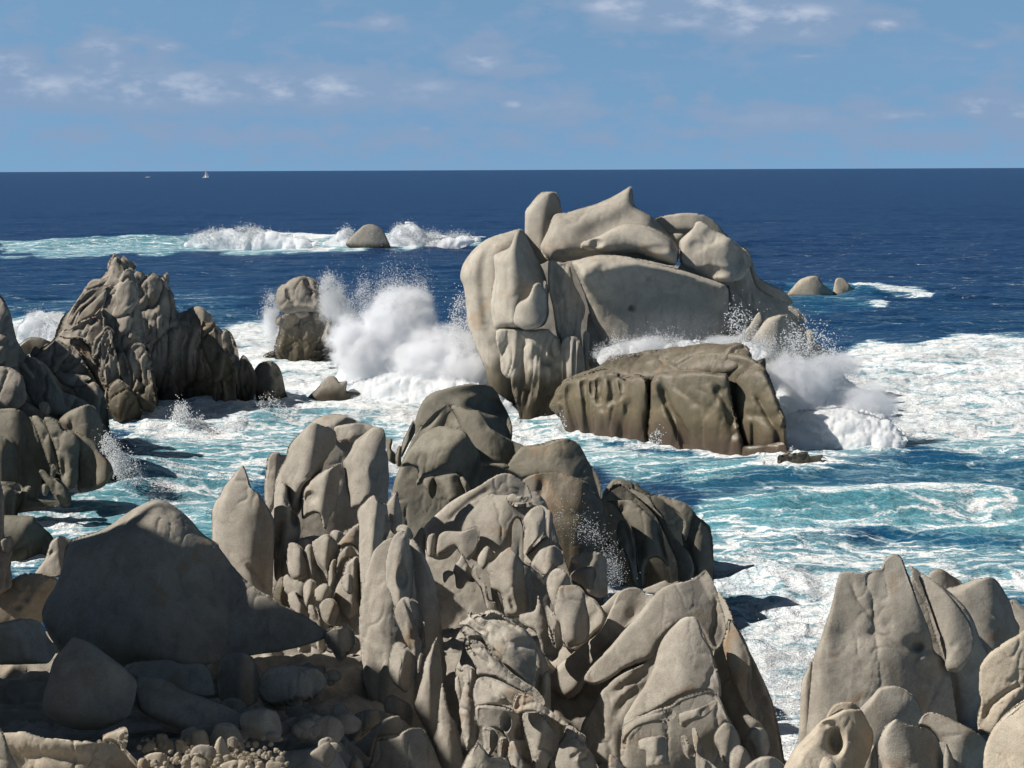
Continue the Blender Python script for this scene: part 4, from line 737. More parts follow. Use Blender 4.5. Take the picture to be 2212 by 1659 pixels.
t.lobe('slab', 'C', '-220,560 -100,470 0,430 70,440 150,428 180,450 250,462 300,500 345,510 362,560 365,620 350,690 300,760 230,850 215,840 212,660 190,600 160,600 140,650 130,790 100,840 0,880 -60,900 -160,850 -260,700', D=37.2, T=42, r='-160,600 0,480 200,480 330,530', soft=18, p=2.2, pit=.25, lump=1.6)
t.lobe('crest', 'C', '100,455 140,428 175,445 205,440 215,465 240,452 262,470 270,500 200,520 120,500', D=37, T=9, lump=2)
t.lobe('fold', 'C', '215,600 260,540 310,510 350,525 362,580 362,640 345,700 310,740 260,800 230,850 212,820 215,740 225,660', D=35.8, T=26, r='330,520 340,620 280,740', soft=6)
t.lobe('fin', 'C', '335,508 375,530 412,562 412,640 405,700 415,770 430,790 380,760 370,680 365,600', D=36.6, T=14)
t.lobe('fin', 'D', '640,35 612,60 590,100 575,125 600,160 640,240 660,240 655,160 660,90', D=37, T=13)
t.lobe('fin', 'D', '665,110 690,80 730,75 735,130 725,210 700,240 670,220', D=36.8, T=13)
t.lobe('fin', 'D', '750,95 800,60 900,60 1000,30 1030,60 1010,180 950,260 900,220 860,170 780,210 735,220', D=36.6, T=20)
t.lobe('torn_edge', 'D', '905,205 895,240 860,290 845,340 858,360 862,400 870,440 910,445 940,400 990,400 1010,350 960,300 930,240', D=34.6, T=16, lump=2.6, flute=(4, 14, 0))
t.lobe('torn_edge', 'D', '780,345 810,325 845,330 850,355 820,370 795,410 782,400', D=34.6, T=9, lump=2)
t.lobe('torn_edge', 'D', '985,290 1010,310 1020,370 1060,400 1075,450 1090,520 1130,540 1145,600 1110,610 1070,580 1050,500 1030,440 1000,400 975,350', D=34.2, T=14, lump=2.4)
t.lobe('leaf', 'D', '1075,160 1040,190 1012,240 1015,290 1050,320 1090,270 1110,220 1135,200 1110,195', D=34.6, T=14)
t.lobe('slab', 'D', '1225,168 1170,205 1130,250 1085,290 1072,325 1090,370 1105,440 1150,470 1175,500 1185,570 1200,620 1260,640 1330,620 1355,580 1345,480 1330,380 1320,300 1290,230 1260,190', D=34.2, T=40, r='1240,190 1270,330 1290,560', soft=16, cr=[('1215,480 1250,560 1260,620', 6, 9), ('1150,470 1180,560', 6, 6)], lump=1.3)
t.lobe('leg', 'D', '1100,440 1140,450 1160,520 1180,590 1150,620 1120,560', D=35, T=10)
t.lobe('boulder', 'D', '1530,155 1480,165 1430,190 1395,235 1370,290 1420,340 1460,370 1490,350 1540,300 1590,280 1590,240 1568,190', D=35.2, T=30, r='1520,165 1510,230 1470,340', soft=5)
t.lobe('boulder', 'D', '1480,95 1430,130 1370,190 1330,230 1325,270 1370,290 1420,220 1470,170 1500,140', D=36, T=16)
t.lobe('boulder', 'D', '1545,310 1500,340 1478,390 1480,450 1495,500 1520,560 1550,590 1600,520 1640,440 1635,390 1610,330', D=34, T=26)
t.lobe('spike', 'D', '1420,490 1410,560 1390,600 1300,620 1290,660 1340,700 1400,740 1430,800 1440,860 1470,890 1500,800 1480,700 1450,600', D=31.8, T=18, lump=2)
t.lobe('spike', 'D', '1460,510 1475,560 1520,620 1570,680 1590,760 1570,830 1530,840 1500,740 1480,640', D=31.4, T=14, lump=2, flute=(3, 10, -15))
t.done()
t = Thing('mask_rock', 'rounded rock with two small dark hollows right against the central spray', 'boulder', 38, GREY)
t.lobe('rock', 'D', '1735,197 1690,215 1650,240 1630,290 1625,340 1650,390 1720,430 1760,480 1830,510 1885,490 1890,400 1885,320 1885,250 1850,212 1790,198', D=37.6, T=42, r='1700,240 1800,240 1840,330 1830,470', soft=14, pits=[(1655, 300, 30, 34, 16), (1670, 395, 30, 22, 14)])
t.lobe('nose', 'D', '1640,350 1700,310 1780,300 1808,330 1805,380 1790,420 1800,450 1740,450 1700,410 1650,390', D=36.4, T=16, r='1780,310 1790,430', soft=3, lift=0)
t.done()

# ------------------------------------------------------------------ big smooth slab group, right centre
t = Thing('draped_slab', 'massive smooth sunlit slab sweeping up to a point at right centre', 'rock outcrop', 32, GREY); t.blk = (190, 2, 4)
t.lobe('rock_core', 'E', '500,300 560,380 650,540 720,680 790,820 850,960 890,1120 920,1300 940,1500 300,1500 -300,1400 -300,700 0,500 300,400', D=33.5, T=60, r='500,400 540,800 560,1300', soft=30, lump=1.2)
t.lobe('flank', 'E', '555,372 600,420 650,530 720,680 780,800 840,940 870,1080 905,1260 940,1450 760,1400 640,1150 560,900 530,700 570,560', D=32, T=46, r='590,440 680,700 780,1000 800,1300', soft=14, p=1.6)
t.lobe('apron', 'D', '1560,440 1640,425 1700,440 1745,490 1800,520 1850,580 1880,640 1860,700 1790,760 1720,830 1640,900 1570,980 1500,1100 1480,1230 1560,1330 1640,1380 1750,1440 1800,1600 2100,1600 2212,1200 2212,900 2000,900 1850,860 1700,870 1560,820 1510,700', D=32.8, T=34, r='1640,520 1700,700 1600,1000 1700,1300', soft=40, pit=.2)
t.lobe('hump', 'D', '1560,450 1600,430 1680,425 1730,470 1740,540 1760,620 1770,700 1750,790 1690,830 1620,840 1580,780 1560,680 1530,600', D=31.4, T=30, r='1620,460 1720,520 1750,600 1740,740', soft=8)
t.lobe('hollow_rock', 'D', '1745,600 1800,560 1860,560 1920,500 1980,460 2000,500 1960,580 1900,660 1850,720 1790,760 1760,700', D=33, T=16)
t.lobe('slab', 'D', '2080,440 2020,445 1970,470 1940,520 1900,610 1860,700 1800,770 1720,830 1640,900 1570,960 1520,1020 1500,1120 1600,1200 1700,1150 1760,1040 1850,900 1960,800 2060,680 2212,560 2230,500 2150,490 2120,460', D=32.2, T=32, r='2070,460 2000,600 1860,800 1650,1000', soft=14, cr=[('2110,500 2060,640 1990,740', 14, 6)])
t.lobe('slab', 'C', '1020,1075 1080,1050 1170,1015 1200,1035 1260,1020 1240,1060 1150,1110 1080,1110 1040,1100', D=33.6, T=9)
t.lobe('great_slab', 'E', '488,258 470,272 430,300 380,320 320,330 270,350 230,380 170,450 110,520 40,600 -20,670 -90,740 -150,810 -160,860 -110,880 -40,860 20,830 70,795 160,765 225,740 245,680 300,600 380,540 450,560 500,640 540,700 575,680 605,600 598,520 560,400 520,300', D=31.2, T=44, r='488,275 430,370 300,480 100,660 -80,820', soft=30, p=2.0, pit=.25, yaw=-.1, lump=1.0)
t.lobe('lower_slab', 'E', '230,700 160,760 70,800 0,840 -60,900 -120,1000 -180,1100 -200,1250 -140,1400 40,1400 60,1150 150,1000 240,900 300,800', D=30.8, T=30, r='200,780 0,930 -140,1150', soft=30, cr=[('180,810 60,880 -20,940', 8, 6), ('160,880 60,960 0,1080', 10, 6)])
t.lobe('leaf', 'E', '412,512 370,520 330,552 290,590 255,640 235,690 220,750 195,820 160,890 100,980 50,1060 60,1110 160,1060 330,975 430,935 520,912 570,960 575,870 550,780 525,690 480,620 462,560 440,520', D=29.6, T=40, r='415,525 455,640 440,760 330,850 200,960', soft=22, p=1.9, lump=1.0)
t.lobe('leaf', 'E', '612,520 645,535 680,590 715,660 740,740 745,820 745,920 800,1050 780,1100 700,1000 640,880 610,760 585,660 600,590', D=30.2, T=24, r='615,535 640,640 680,760 720,980', soft=6)
t.done()
t = Thing('curled_rock', 'low rock of curled ridges and pockets at the bottom right of centre', 'rock', 27, GREY); t.blk = (120, 3, 3)
t.lobe('base', 'E', '50,1085 100,1055 160,1040 230,1010 300,990 350,955 410,932 480,912 515,908 550,925 575,970 610,1040 640,1100 660,1250 640,1400 60,1450 30,1300 35,1180', D=27.6, T=50, r='100,1100 300,1040 520,960 590,1100', soft=14)
t.lobe('curl', 'E', '345,1040 360,1030 430,1010 500,980 540,955 560,975 530,1020 480,1060 420,1080 380,1110 350,1090', D=26.2, T=26, r='370,1050 540,980', soft=3)
t.lobe('curl', 'E', '60,1090 150,1050 240,1030 300,1010 330,1040 280,1075 200,1085 120,1110 70,1160 45,1200 45,1130', D=26.4, T=26, r='60,1140 150,1070 300,1030', soft=3)
t.lobe('curl', 'E', '130,1180 200,1155 270,1155 290,1200 280,1260 300,1327 180,1327 170,1240 140,1230', D=25.4, T=30, r='150,1190 230,1170 275,1210', soft=4)
t.lobe('finger', 'E', '355,1155 385,1155 400,1190 430,1230 430,1270 400,1275 370,1240', D=26, T=12)
t.lobe('finger', 'E', '415,1112 440,1110 452,1140 470,1200 485,1250 470,1270 440,1240 425,1190', D=25.8, T=12)
t.lobe('finger', 'E', '440,1248 470,1270 520,1300 560,1350 450,1350', D=25.2, T=12)
t.done()
for s_, D_, T_, lb in (('600,1082 565,1110 540,1150 538,1190 560,1230 580,1290 620,1300 640,1250 680,1200 675,1160 645,1105', 27, 24, 'egg shaped knob standing at the bottom right of centre, left of its neighbours'),
    ('735,1115 712,1160 708,1210 725,1180 745,1210 760,1270 800,1290 840,1230 838,1160 810,1115 775,1108', 28, 24, 'arched knob with a dark notch, rightmost of the bottom knobs'),
    ('670,1205 645,1220 625,1260 622,1330 640,1380 720,1380 745,1310 730,1260 700,1220', 25.6, 26, 'smooth rounded stone at the bottom edge below the egg shaped knob'),
    ('700,1340 740,1295 790,1268 850,1266 900,1300 930,1350 900,1420 720,1420', 25, 24, 'broad low stone on the bottom edge beside the water gap'),
    ('697,1048 720,1042 745,1055 790,1085 815,1120 780,1130 740,1115 715,1085 705,1065', 29, 11, 'tiny beak shaped stone above the bottom knobs')):
    t = Thing('knob_stone', lb, 'stone', D_, GREY); t.lobe('stone', 'E', s_, D=D_, T=T_, lump=1.3); t.done()

# ------------------------------------------------------------------ twisted rock, bottom centre
t = Thing('twisted_rock', 'contorted buff rock with feathered layers at the bottom centre', 'rock outcrop', 27.5, GREY); t.blk = (90, 3, 4, -.8)
t.lobe('rock_core', 'D', '860,1000 900,900 960,700 1200,640 1400,800 1500,1000 1520,1300 1700,1420 1800,1600 1850,1800 850,1800 900,1300', D=30.6, T=50, lump=1.8)
t.lobe('feathered_head', 'D', '960,598 975,620 1010,610 1060,615 1080,600 1130,595 1190,625 1230,660 1290,700 1340,740 1380,800 1405,850 1410,950 1405,1050 1395,1115 1350,1100 1300,1060 1230,1010 1170,950 1110,900 1070,830 1030,790 960,795 930,770 900,710 888,680 930,655', D=27.6, T=46, r='1100,640 1150,740 1280,830 1390,900', soft=20, p=1.9, cr=[('945,650 1000,720 1080,760', 5, 6), ('980,620 1040,690 1120,720', 5, 6), ('1060,630 1150,650 1230,700 1320,740', 6, 9), ('1110,620 1200,660 1300,720', 4, 6), ('920,690 980,750 1060,790', 5, 5), ('1080,790 1150,740 1180,700', 8, 5)], lump=1.8)
t.lobe('strap', 'D', '935,800 980,800 1030,815 1080,860 1120,910 1180,970 1250,1020 1330,1080 1400,1130 1440,1190 1455,1225 1400,1225 1330,1160 1250,1110 1170,1060 1080,1040 1010,1030 1000,980 970,920 940,870', D=26.8, T=24, r='960,820 1060,920 1200,1030 1400,1170', soft=8, cr=[('1080,870 1160,960 1240,1030 1340,1100', 4, 6)], lump=2)
t.lobe('cheek', 'D', '1005,1060 1060,1040 1150,1065 1240,1110 1320,1150 1400,1190 1450,1240 1420,1290 1300,1290 1200,1250 1100,1240 1000,1250 980,1150', D=26.3, T=30, pits=[(1090, 1050, 60, 12, 10), (1280, 1215, 14, 14, 7)], cr=[('1100,1170 1160,1220 1250,1200', 5, 4), ('1110,1240 1200,1235 1300,1245', 4, 5)])
t.lobe('layered_band', 'D', '1280,1160 1340,1160 1400,1190 1450,1230 1500,1260 1560,1310 1630,1360 1600,1380 1520,1330 1440,1290 1360,1270 1280,1290 1250,1240', D=25.6, T=12, flute=(4, 9, 10), lump=2)
t.lobe('neck', 'D', '900,980 940,960 1000,1000 1010,1100 1000,1250 1020,1380 1000,1480 960,1530 935,1540 905,1400 890,1250 920,1100', D=27, T=28, flute=(3, 18, 0), lump=2)
t.lobe('splinter', 'D', '870,1025 885,1040 900,1100 915,1180 930,1300 900,1270 880,1190 860,1110', D=27, T=9)
t.lobe('body', 'D', '1000,1240 1100,1235 1200,1250 1260,1270 1300,1310 1320,1400 1340,1500 1380,1600 1400,1720 1250,1720 1240,1560 1200,1450 1140,1400 1050,1400 1000,1350', D=26.2, T=30, pits=[(1205, 1350, 26, 50, 20), (1290, 1420, 26, 40, 16)], lump=1.6)
t.lobe('leg', 'D', '1040,1390 1080,1380 1130,1410 1150,1470 1120,1540 1090,1580 1050,1570 1050,1490', D=25.8, T=20)
t.lobe('leg', 'D', '1160,1450 1200,1455 1220,1500 1200,1560 1180,1610 1150,1600 1145,1520', D=25.6, T=18)
t.lobe('leg', 'D', '1230,1480 1260,1480 1300,1560 1330,1640 1300,1680 1240,1640 1215,1560', D=25.4, T=18)
t.lobe('buttress', 'D', '1310,1290 1370,1275 1440,1285 1480,1330 1520,1400 1560,1450 1550,1540 1500,1620 1460,1720 1400,1720 1380,1600 1350,1480 1320,1380', D=26, T=32, r='1340,1300 1440,1320 1500,1420 1440,1650', soft=12)
t.lobe('buttress', 'D', '1610,1375 1595,1440 1560,1480 1500,1550 1470,1640 1450,1720 1830,1720 1815,1620 1790,1560 1750,1500 1740,1440 1690,1410 1650,1380', D=26, T=36, r='1620,1390 1690,1470 1760,1600', soft=12, pits=[(1660, 1580, 24, 20, 6)])
t.done()
t = Thing('stone', 'upright split orange tinted stone wedged between the twisted rock and the smooth slab', 'stone', 29, WARM)
t.lobe('half', 'D', '1440,1018 1410,1070 1385,1130 1395,1165 1430,1195 1445,1130 1450,1060', D=28.2, T=14)
t.lobe('half', 'D', '1500,998 1465,1010 1445,1060 1435,1180 1450,1225 1475,1190 1495,1100 1505,1030', D=28, T=12)
t.done()
for s_, D_, T_, lb, kw in (
    ('200,1290 260,1270 330,1265 400,1285 432,1300 400,1330 350,1360 290,1400 230,1440 190,1490 150,1535 142,1470 150,1390 165,1330', 27, 30, 'rounded grey boulder at the bottom, left of the flat topped one', {}),
    ('380,1330 430,1310 480,1308 508,1350 512,1385 480,1430 420,1440 340,1455 310,1530 300,1580 240,1610 170,1620 150,1560 190,1500 260,1440 320,1380', 26.2, 30, 'folded brownish boulder squeezed under the rounded grey one', {}),
    ('320,1485 340,1465 400,1462 470,1445 500,1415 550,1390 620,1385 650,1400 680,1450 720,1530 745,1600 770,1720 290,1720 305,1560', 25.4, 46, 'flat topped square shouldered boulder on the bottom edge', dict(R=22, p=2.4)),
    ('920,1620 950,1560 985,1510 1010,1478 1050,1520 1090,1570 1130,1578 1190,1585 1220,1610 1225,1720 900,1720', 25.2, 30, 'pointed buff boulder on the bottom edge at the centre', dict(r='1010,1490 1060,1580 1100,1700')),
    ('80,1490 120,1470 135,1500 130,1580 110,1640 120,1720 60,1720 65,1600', 25.6, 14, 'thin upright chip at the lower left of the folded boulder', {}),
    ('175,1570 200,1575 235,1640 250,1720 140,1720 150,1620', 24.8, 16, 'small peaked stone on the bottom edge left of the flat topped boulder', {}),
    ('1900,1570 1930,1570 1990,1630 2010,1720 1900,1720', 25, 14, 'small dark edged stone on the bottom edge below the curled rock', {})):
    t = Thing('boulder', lb, 'boulder', D_, GREY); t.lobe('boulder', 'D', s_, D=D_, T=T_, lump=1.5, **kw); t.done()

# ------------------------------------------------------------------ right-hand group
t = Thing('cloaked_rock', 'large smooth sunlit rock like a cloaked figure at lower right, pointed top', 'rock', 28, GREY); t.blk = (210, 2, 3)
t.lobe('body', 'E', '1212,285 1230,268 1270,262 1310,272 1345,272 1400,255 1440,250 1452,215 1480,182 1515,170 1545,185 1565,225 1590,290 1620,370 1650,450 1680,530 1710,600 1725,690 1770,730 1800,790 1825,860 1835,950 1860,1100 1900,1250 1900,1450 1000,1450 1030,1200 1045,1050 1060,880 1075,740 1110,640 1150,520 1180,420 1195,340', D=28.5, T=80, r='1510,190 1480,400 1470,620 1560,900 1560,1300', soft=60, p=2.0, cr=[('1275,325 1320,430 1390,505', 5, 3), ('1400,600 1460,630 1540,690 1640,790 1720,890', 7, 5), ('1400,510 1395,590 1330,690', 22, 9), ('1450,300 1420,420 1410,520', 24, 8), ('1290,420 1240,620 1200,800', 26, 7), ('1370,650 1330,900', 20, 5), ('1330,320 1280,300', 14, 5), ('1500,600 1470,560 1420,550', 12, 5), ('1595,770 1640,710 1700,684 1760,722 1815,850', 9, 6)], pits=[(1630, 670, 34, 30, 22), (1620, 650, 60, 40, 8)], lump=1.1)
t.lobe('left_edge', 'E', '1066,740 1040,800 1012,860 1005,960 1000,1080 990,1200 990,1300 1060,1300 1075,1000 1080,850', D=29.5, T=22)
t.done()
t = Thing('shield_rock', 'domed rock split off by a black cleft, right of the cloaked rock', 'rock', 29, GREY)
t.lobe('rock_core', 'E', '1560,330 1620,300 1700,380 1900,600 2010,760 2040,1000 2100,1300 1600,1300', D=31, T=20, fac=0)
t.lobe('body', 'E', '1588,232 1610,240 1650,268 1710,305 1780,350 1850,410 1900,465 1940,530 1965,600 1990,660 2012,700 2010,800 1990,900 1960,1050 1960,1250 1840,1250 1820,900 1790,760 1740,640 1690,480 1630,350', D=29.8, T=44, r='1640,290 1780,420 1900,600 1930,800', soft=14)
t.lobe('face', 'E', '1645,295 1675,285 1720,312 1780,365 1840,430 1895,500 1930,565 1942,620 1935,700 1900,760 1860,810 1800,805 1782,770 1790,720 1780,660 1740,570 1700,450 1665,350', D=28.4, T=34, r='1690,320 1800,440 1860,560 1880,700', soft=20, cr=[('1860,640 1800,700', 8, 4)])
t.lobe('rib', 'E', '1640,265 1700,300 1780,365 1850,420 1900,470 1880,475 1820,440 1740,370 1680,310', D=28.4, T=8, lump=2.2)
t.done()
t = Thing('rear_boulder', 'pair of tan rocks with a thin raised vein behind the domed split rock', 'rock', 31, GREY)
t.lobe('knob', 'E', '1695,290 1705,268 1740,250 1775,256 1820,288 1882,335 1860,400 1780,420 1700,360', D=32.5, T=30)
t.lobe('body', 'E', '1790,370 1850,345 1900,325 1960,305 2010,296 2050,300 2078,330 2110,385 2140,440 2165,520 2190,570 2160,700 2100,800 1980,800 1900,700 1860,520', D=31.8, T=48, r='2040,310 2060,430 2090,580', soft=12, p=1.8, cr=[('1870,345 1960,420 2060,520 2150,620', 4, -3), ('1880,350 1965,428 2065,528', 5, 2)])
t.done()
t = Thing('boulder', 'black shaded wedge of rock on the right edge behind the pale boulder', 'boulder', 32, GREY)
t.lobe('rock', 'E', '2135,425 2165,420 2212,465 2300,520 2300,700 2170,640 2160,560', D=33, T=30, r='2140,430 2160,620'); t.done()
t = Thing('pale_boulder', 'brightest buff boulder with coarse grain and a crack at the right edge', 'boulder', 20, WARM)
t.lobe('upper', 'E', '2300,540 2212,590 2170,618 2120,645 2060,690 2010,735 1980,780 1972,830 1972,900 1985,960 1975,1020 1964,1080 1985,1120 2020,1140 2050,1165 2080,1140 2130,1080 2212,1030 2400,1000 2400,540', D=20.8, T=70, r='2300,640 2090,730 2010,850 2000,1080', soft=24, p=1.9, cr=[('2212,860 2120,920 2040,980 1990,1080', 6, 7), ('2212,940 2150,1000 2080,1100 2045,1150', 6, 7), ('2212,800 2100,900', 8, 4), ('1985,960 2030,1080', 8, 5)], lump=2.0)
t.lobe('lower', 'E', '2400,880 2212,960 2160,995 2100,1045 2050,1110 2015,1180 1998,1250 1995,1330 2010,1450 2400,1450', D=19.4, T=70, r='2300,960 2110,1080 2030,1250 2040,1400', soft=30, lump=1.6)
t.done()
t = Thing('boulder', 'dark shaded rounded boulder at the foot of the cloaked rock', 'boulder', 23, GREY)
t.lobe('rock', 'E', '1300,1060 1330,1000 1390,940 1430,895 1490,882 1540,888 1590,915 1635,960 1662,1030 1665,1090 1600,1140 1500,1160 1430,1250 1400,1400 1300,1400', D=23.4, T=50); t.done()
t = Thing('holed_boulder', 'sunlit buff boulder with a deep oval hole and an arched rim', 'boulder', 21, WARM)
t.lobe('arch', 'E', '1138,1062 1160,1020 1185,988 1220,972 1280,970 1325,1000 1345,1050 1335,1100 1290,1050 1240,1020 1190,1040 1150,1075', D=21.8, T=16, r='1150,1050 1210,990 1300,1000', soft=3)
t.lobe('body', 'E', '1335,1015 1290,1010 1240,1012 1180,1040 1130,1062 1090,1092 1060,1130 1010,1180 975,1220 945,1270 915,1330 920,1450 1330,1450 1350,1330 1385,1230 1395,1150 1370,1080', D=21, T=52, r='1300,1030 1270,1180 1180,1300 1100,1400', soft=30, cr=[('1120,1075 1150,1100 1170,1095', 6, 6), ('1100,1150 1010,1230 960,1330', 8, 4), ('1180,1110 1160,1220 1190,1270', 12, 10)], pits=[(1195, 1180, 44, 70, 48), (1150, 1090, 44, 22, 14)], lump=1.3)
t.lobe('horn', 'E', '1130,1265 1110,1300 1105,1350 1150,1400 1200,1350 1190,1300 1160,1275', D=19.6, T=14)
t.done()
t = Thing('boulder', 'sunlit rounded boulder with a peaked top at the bottom right', 'boulder', 20.5, GREY)
t.lobe('rock', 'E', '1522,1060 1495,1075 1465,1100 1440,1140 1425,1190 1428,1260 1445,1330 1440,1450 1790,1450 1790,1330 1770,1240 1740,1170 1690,1125 1640,1100 1590,1090 1550,1075', D=20.6, T=60, r='1525,1075 1600,1150 1620,1300', soft=30); t.done()
t = Thing('boulder', 'dark shaded broad boulder at the bottom right, under the pale one', 'boulder', 21.5, GREY)
t.lobe('rock', 'E', '1640,1095 1655,1055 1680,1030 1720,1025 1780,1045 1850,1078 1920,1110 1975,1150 2020,1200 2020,1300 2000,1450 1790,1450 1780,1300 1750,1180 1700,1120', D=21.3, T=50, r='1690,1045 1800,1100 1950,1200', p=1.8)
t.lobe('rib', 'E', '1790,1190 1780,1230 1772,1300 1780,1400 1850,1400 1830,1280', D=20.4, T=12)
t.done()
t = Thing('boulder', 'tall shaded wedge filling the gap between the holed and peaked boulders', 'boulder', 22, GREY)
t.lobe('rock', 'E', '1400,1200 1420,1250 1425,1330 1430,1450 1300,1450 1340,1300', D=21.8, T=16); t.done()
# ------------------------------------------------------------------ sea
def sstep(x, a, b):
    t = np.clip((x - a) / (b - a), 0, 1); return t * t * (3 - 2 * t)
# (outline in picture units, foam cover, turquoise, feather)
WATER = [
 ('0,524 200,522 400,516 700,522 1040,514 1045,530 700,542 400,550 0,552', .42, .85, 5),
 ('390,524 480,506 640,512 700,522 760,520 1000,513 1045,517 960,530 700,534 420,534', 1.0, .9, 4),
 ('0,560 1000,560 1000,700 500,700 0,690', .12, .12, 20),
 ('0,640 500,640 600,700 500,710 0,700', .2, .25, 16),
 ('20,700 135,700 140,760 20,760', .93, .8, 10),
 ('470,708 560,700 610,706 1110,760 1140,900 1250,900 1300,1000 480,1000 200,960 300,880 480,840', .86, .65, 14),
 ('520,895 900,915 860,960 560,950', .50, .85, 22), ('260,960 460,950 760,960 560,1040 420,1090 300,1060 220,1030', .50, .85, 22),
 ('0,1085 300,1060 460,1080 470,1180 300,1130 150,1150 0,1150', .36, .95, 18), ('90,1110 190,1100 200,1150 110,1160', .75, .8, 12), ('-200,1150 200,1150 200,1300 -200,1300', .15, .5, 20),
 ('1090,880 1200,890 1220,930 1400,975 1500,1005 1700,1020 1700,1050 1300,1010 1150,960', .60, .9, 18),
 ('1200,930 1300,975 1450,1010 1600,1030 1500,1060 1330,1040 1250,980', .50, .9, 16),
 ('1690,620 1760,610 1860,622 1900,650 1800,670 1700,660', .10, .42, 10), ('1830,628 2010,634 2000,650 1850,642', .8, .5, 4),
 ('1780,775 1830,757 1950,752 2100,742 2300,738 2700,740 2700,975 2212,975 1960,985 1850,1010 1680,1020 1640,900 1700,780', .84, .7, 10),
 ('1960,925 2100,910 2300,930 2300,985 2000,985', .60, .9, 22), ('2050,735 2212,715 2212,735 2080,745', .45, .4, 8),
 ('1330,1020 1500,1030 1700,1020 1900,1000 2300,985 2700,990 2700,1080 2100,1082 1900,1088 1650,1105 1480,1100', .20, .50, 20),
 ('1460,1040 1640,1020 1700,1030 1600,1060 1480,1070', .30, .85, 10),
 ('1450,1112 1700,1098 1950,1090 2090,1080 2700,1080 2700,1170 2212,1170 1900,1160 1540,1190', .40, .9, 14),
 ('1700,1092 2000,1080 2130,1084 2212,1100 2212,1130 2000,1110 1700,1125', .62, .9, 10),
 ('1520,1170 1700,1160 1900,1185 2212,1175 2700,1190 2700,1320 2212,1320 1800,1290 1540,1230', .58, .7, 18),
 ('1930,1165 2212,1160 2212,1195 1960,1185', .20, .5, 12),
 ('1530,1225 1700,1215 1820,1255 1900,1270 1820,1400 1760,1480 1620,1480 1560,1330', .84, .7, 18),
 ('1600,1450 1780,1450 1760,1700 1660,1700', .72, .5, 24),
 ('1180,1150 1330,1150 1340,1300 1250,1300', .9, .7, 10),
]
NR, NCc = 760, 1240
ys = np.concatenate([np.linspace(2300, 1700, 60, endpoint=False), np.linspace(1700, 900, 330, endpoint=False), np.linspace(900, 372, 360, endpoint=False), 366.5 + 5.5 * .55 ** np.arange(14)])
dist = CAM_Z / np.tan(np.arctan((ys - 829.5) / FPX) + pitch)
dist[-3:] = [24000, 34000, 48000]; dist = np.maximum.accumulate(dist)
ang = np.concatenate([np.radians(np.linspace(-62, -19, 120, endpoint=False)), np.radians(np.linspace(-19, 19, 1040, endpoint=False)), np.radians(np.linspace(19, 62, 121))])
DD, AA = np.meshgrid(dist, ang, indexing='ij')
X = (DD * np.sin(AA)).ravel(); Y = (DD * np.cos(AA)).ravel()
G = np.stack([X, Y, np.zeros_like(X)], 1); gpx, gpy, gz = proj(G)
foam = np.full(len(X), .0); turq = np.zeros(len(X))
df = np.hypot(X, Y)
foam = .045 + .11 * sstep(-df, -600, -120); turq = .03 + .16 * sstep(-df, -260, -90)
Qp = np.stack([gpx, gpy], 1)
# meander the outlines so the borders are torn
wx = fbm(np.stack([X * .35, Y * .12, X * 0], 1), 3) ; wy = fbm(np.stack([X * .25 + 40, Y * .10, X * 0], 1), 3)
sc_ = np.clip((gpy - 366) / 500, .1, 1)
Qm = Qp + np.stack([wx * 90 * sc_, wy * 44 * sc_], 1)
for (s_, c_, t_, f_) in WATER:
    pl = pts('P', s_); lo = pl.min(0) - 3 * f_ - 60; hi = pl.max(0) + 3 * f_ + 60
    m = (Qm[:, 0] > lo[0]) & (Qm[:, 0] < hi[0]) & (Qm[:, 1] > lo[1]) & (Qm[:, 1] < hi[1]); mi = np.where(m)[0]
    if not len(mi): continue
    d, _ = seg_dist(Qm[mi], pl, True); d = np.where(inside(Qm[mi], pl), d, -d); a = sstep(d, -f_, f_)
    foam[mi] = foam[mi] * (1 - a) + c_ * a; turq[mi] = turq[mi] * (1 - a) + t_ * a
# collars of foam where rocks stand in the water
sh = np.concatenate(SHORE); hx, hy = int((60 + 60) / .3), int((140 - 25) / .3)
Hh, _, _ = np.histogram2d(sh[:, 0], sh[:, 1], bins=[hx, hy], range=[[-60, 60], [25, 140]]); Hh = (Hh > 0).astype(float)
for k in range(5):
    Hh = np.maximum(Hh, .86 * np.maximum(np.maximum(np.roll(Hh, 1, 0), np.roll(Hh, -1, 0)), np.maximum(np.roll(Hh, 1, 1), np.roll(Hh, -1, 1))))
for k in range(2): Hh = (Hh + np.roll(Hh, 1, 0) + np.roll(Hh, -1, 0) + np.roll(Hh, 1, 1) + np.roll(Hh, -1, 1)) / 5
ci = np.clip(((X + 60) / .3).astype(int), 0, hx - 1); cj = np.clip(((Y - 25) / .3).astype(int), 0, hy - 1)
col_ = np.where((np.abs(X) < 59) & (Y > 26) & (Y < 139), Hh[ci, cj], 0); collar = np.clip(col_ * 1.3 - .3 + .3 * wx, 0, 1)
foam = np.maximum(foam, .95 * collar); turq = np.maximum(turq, .7 * collar)
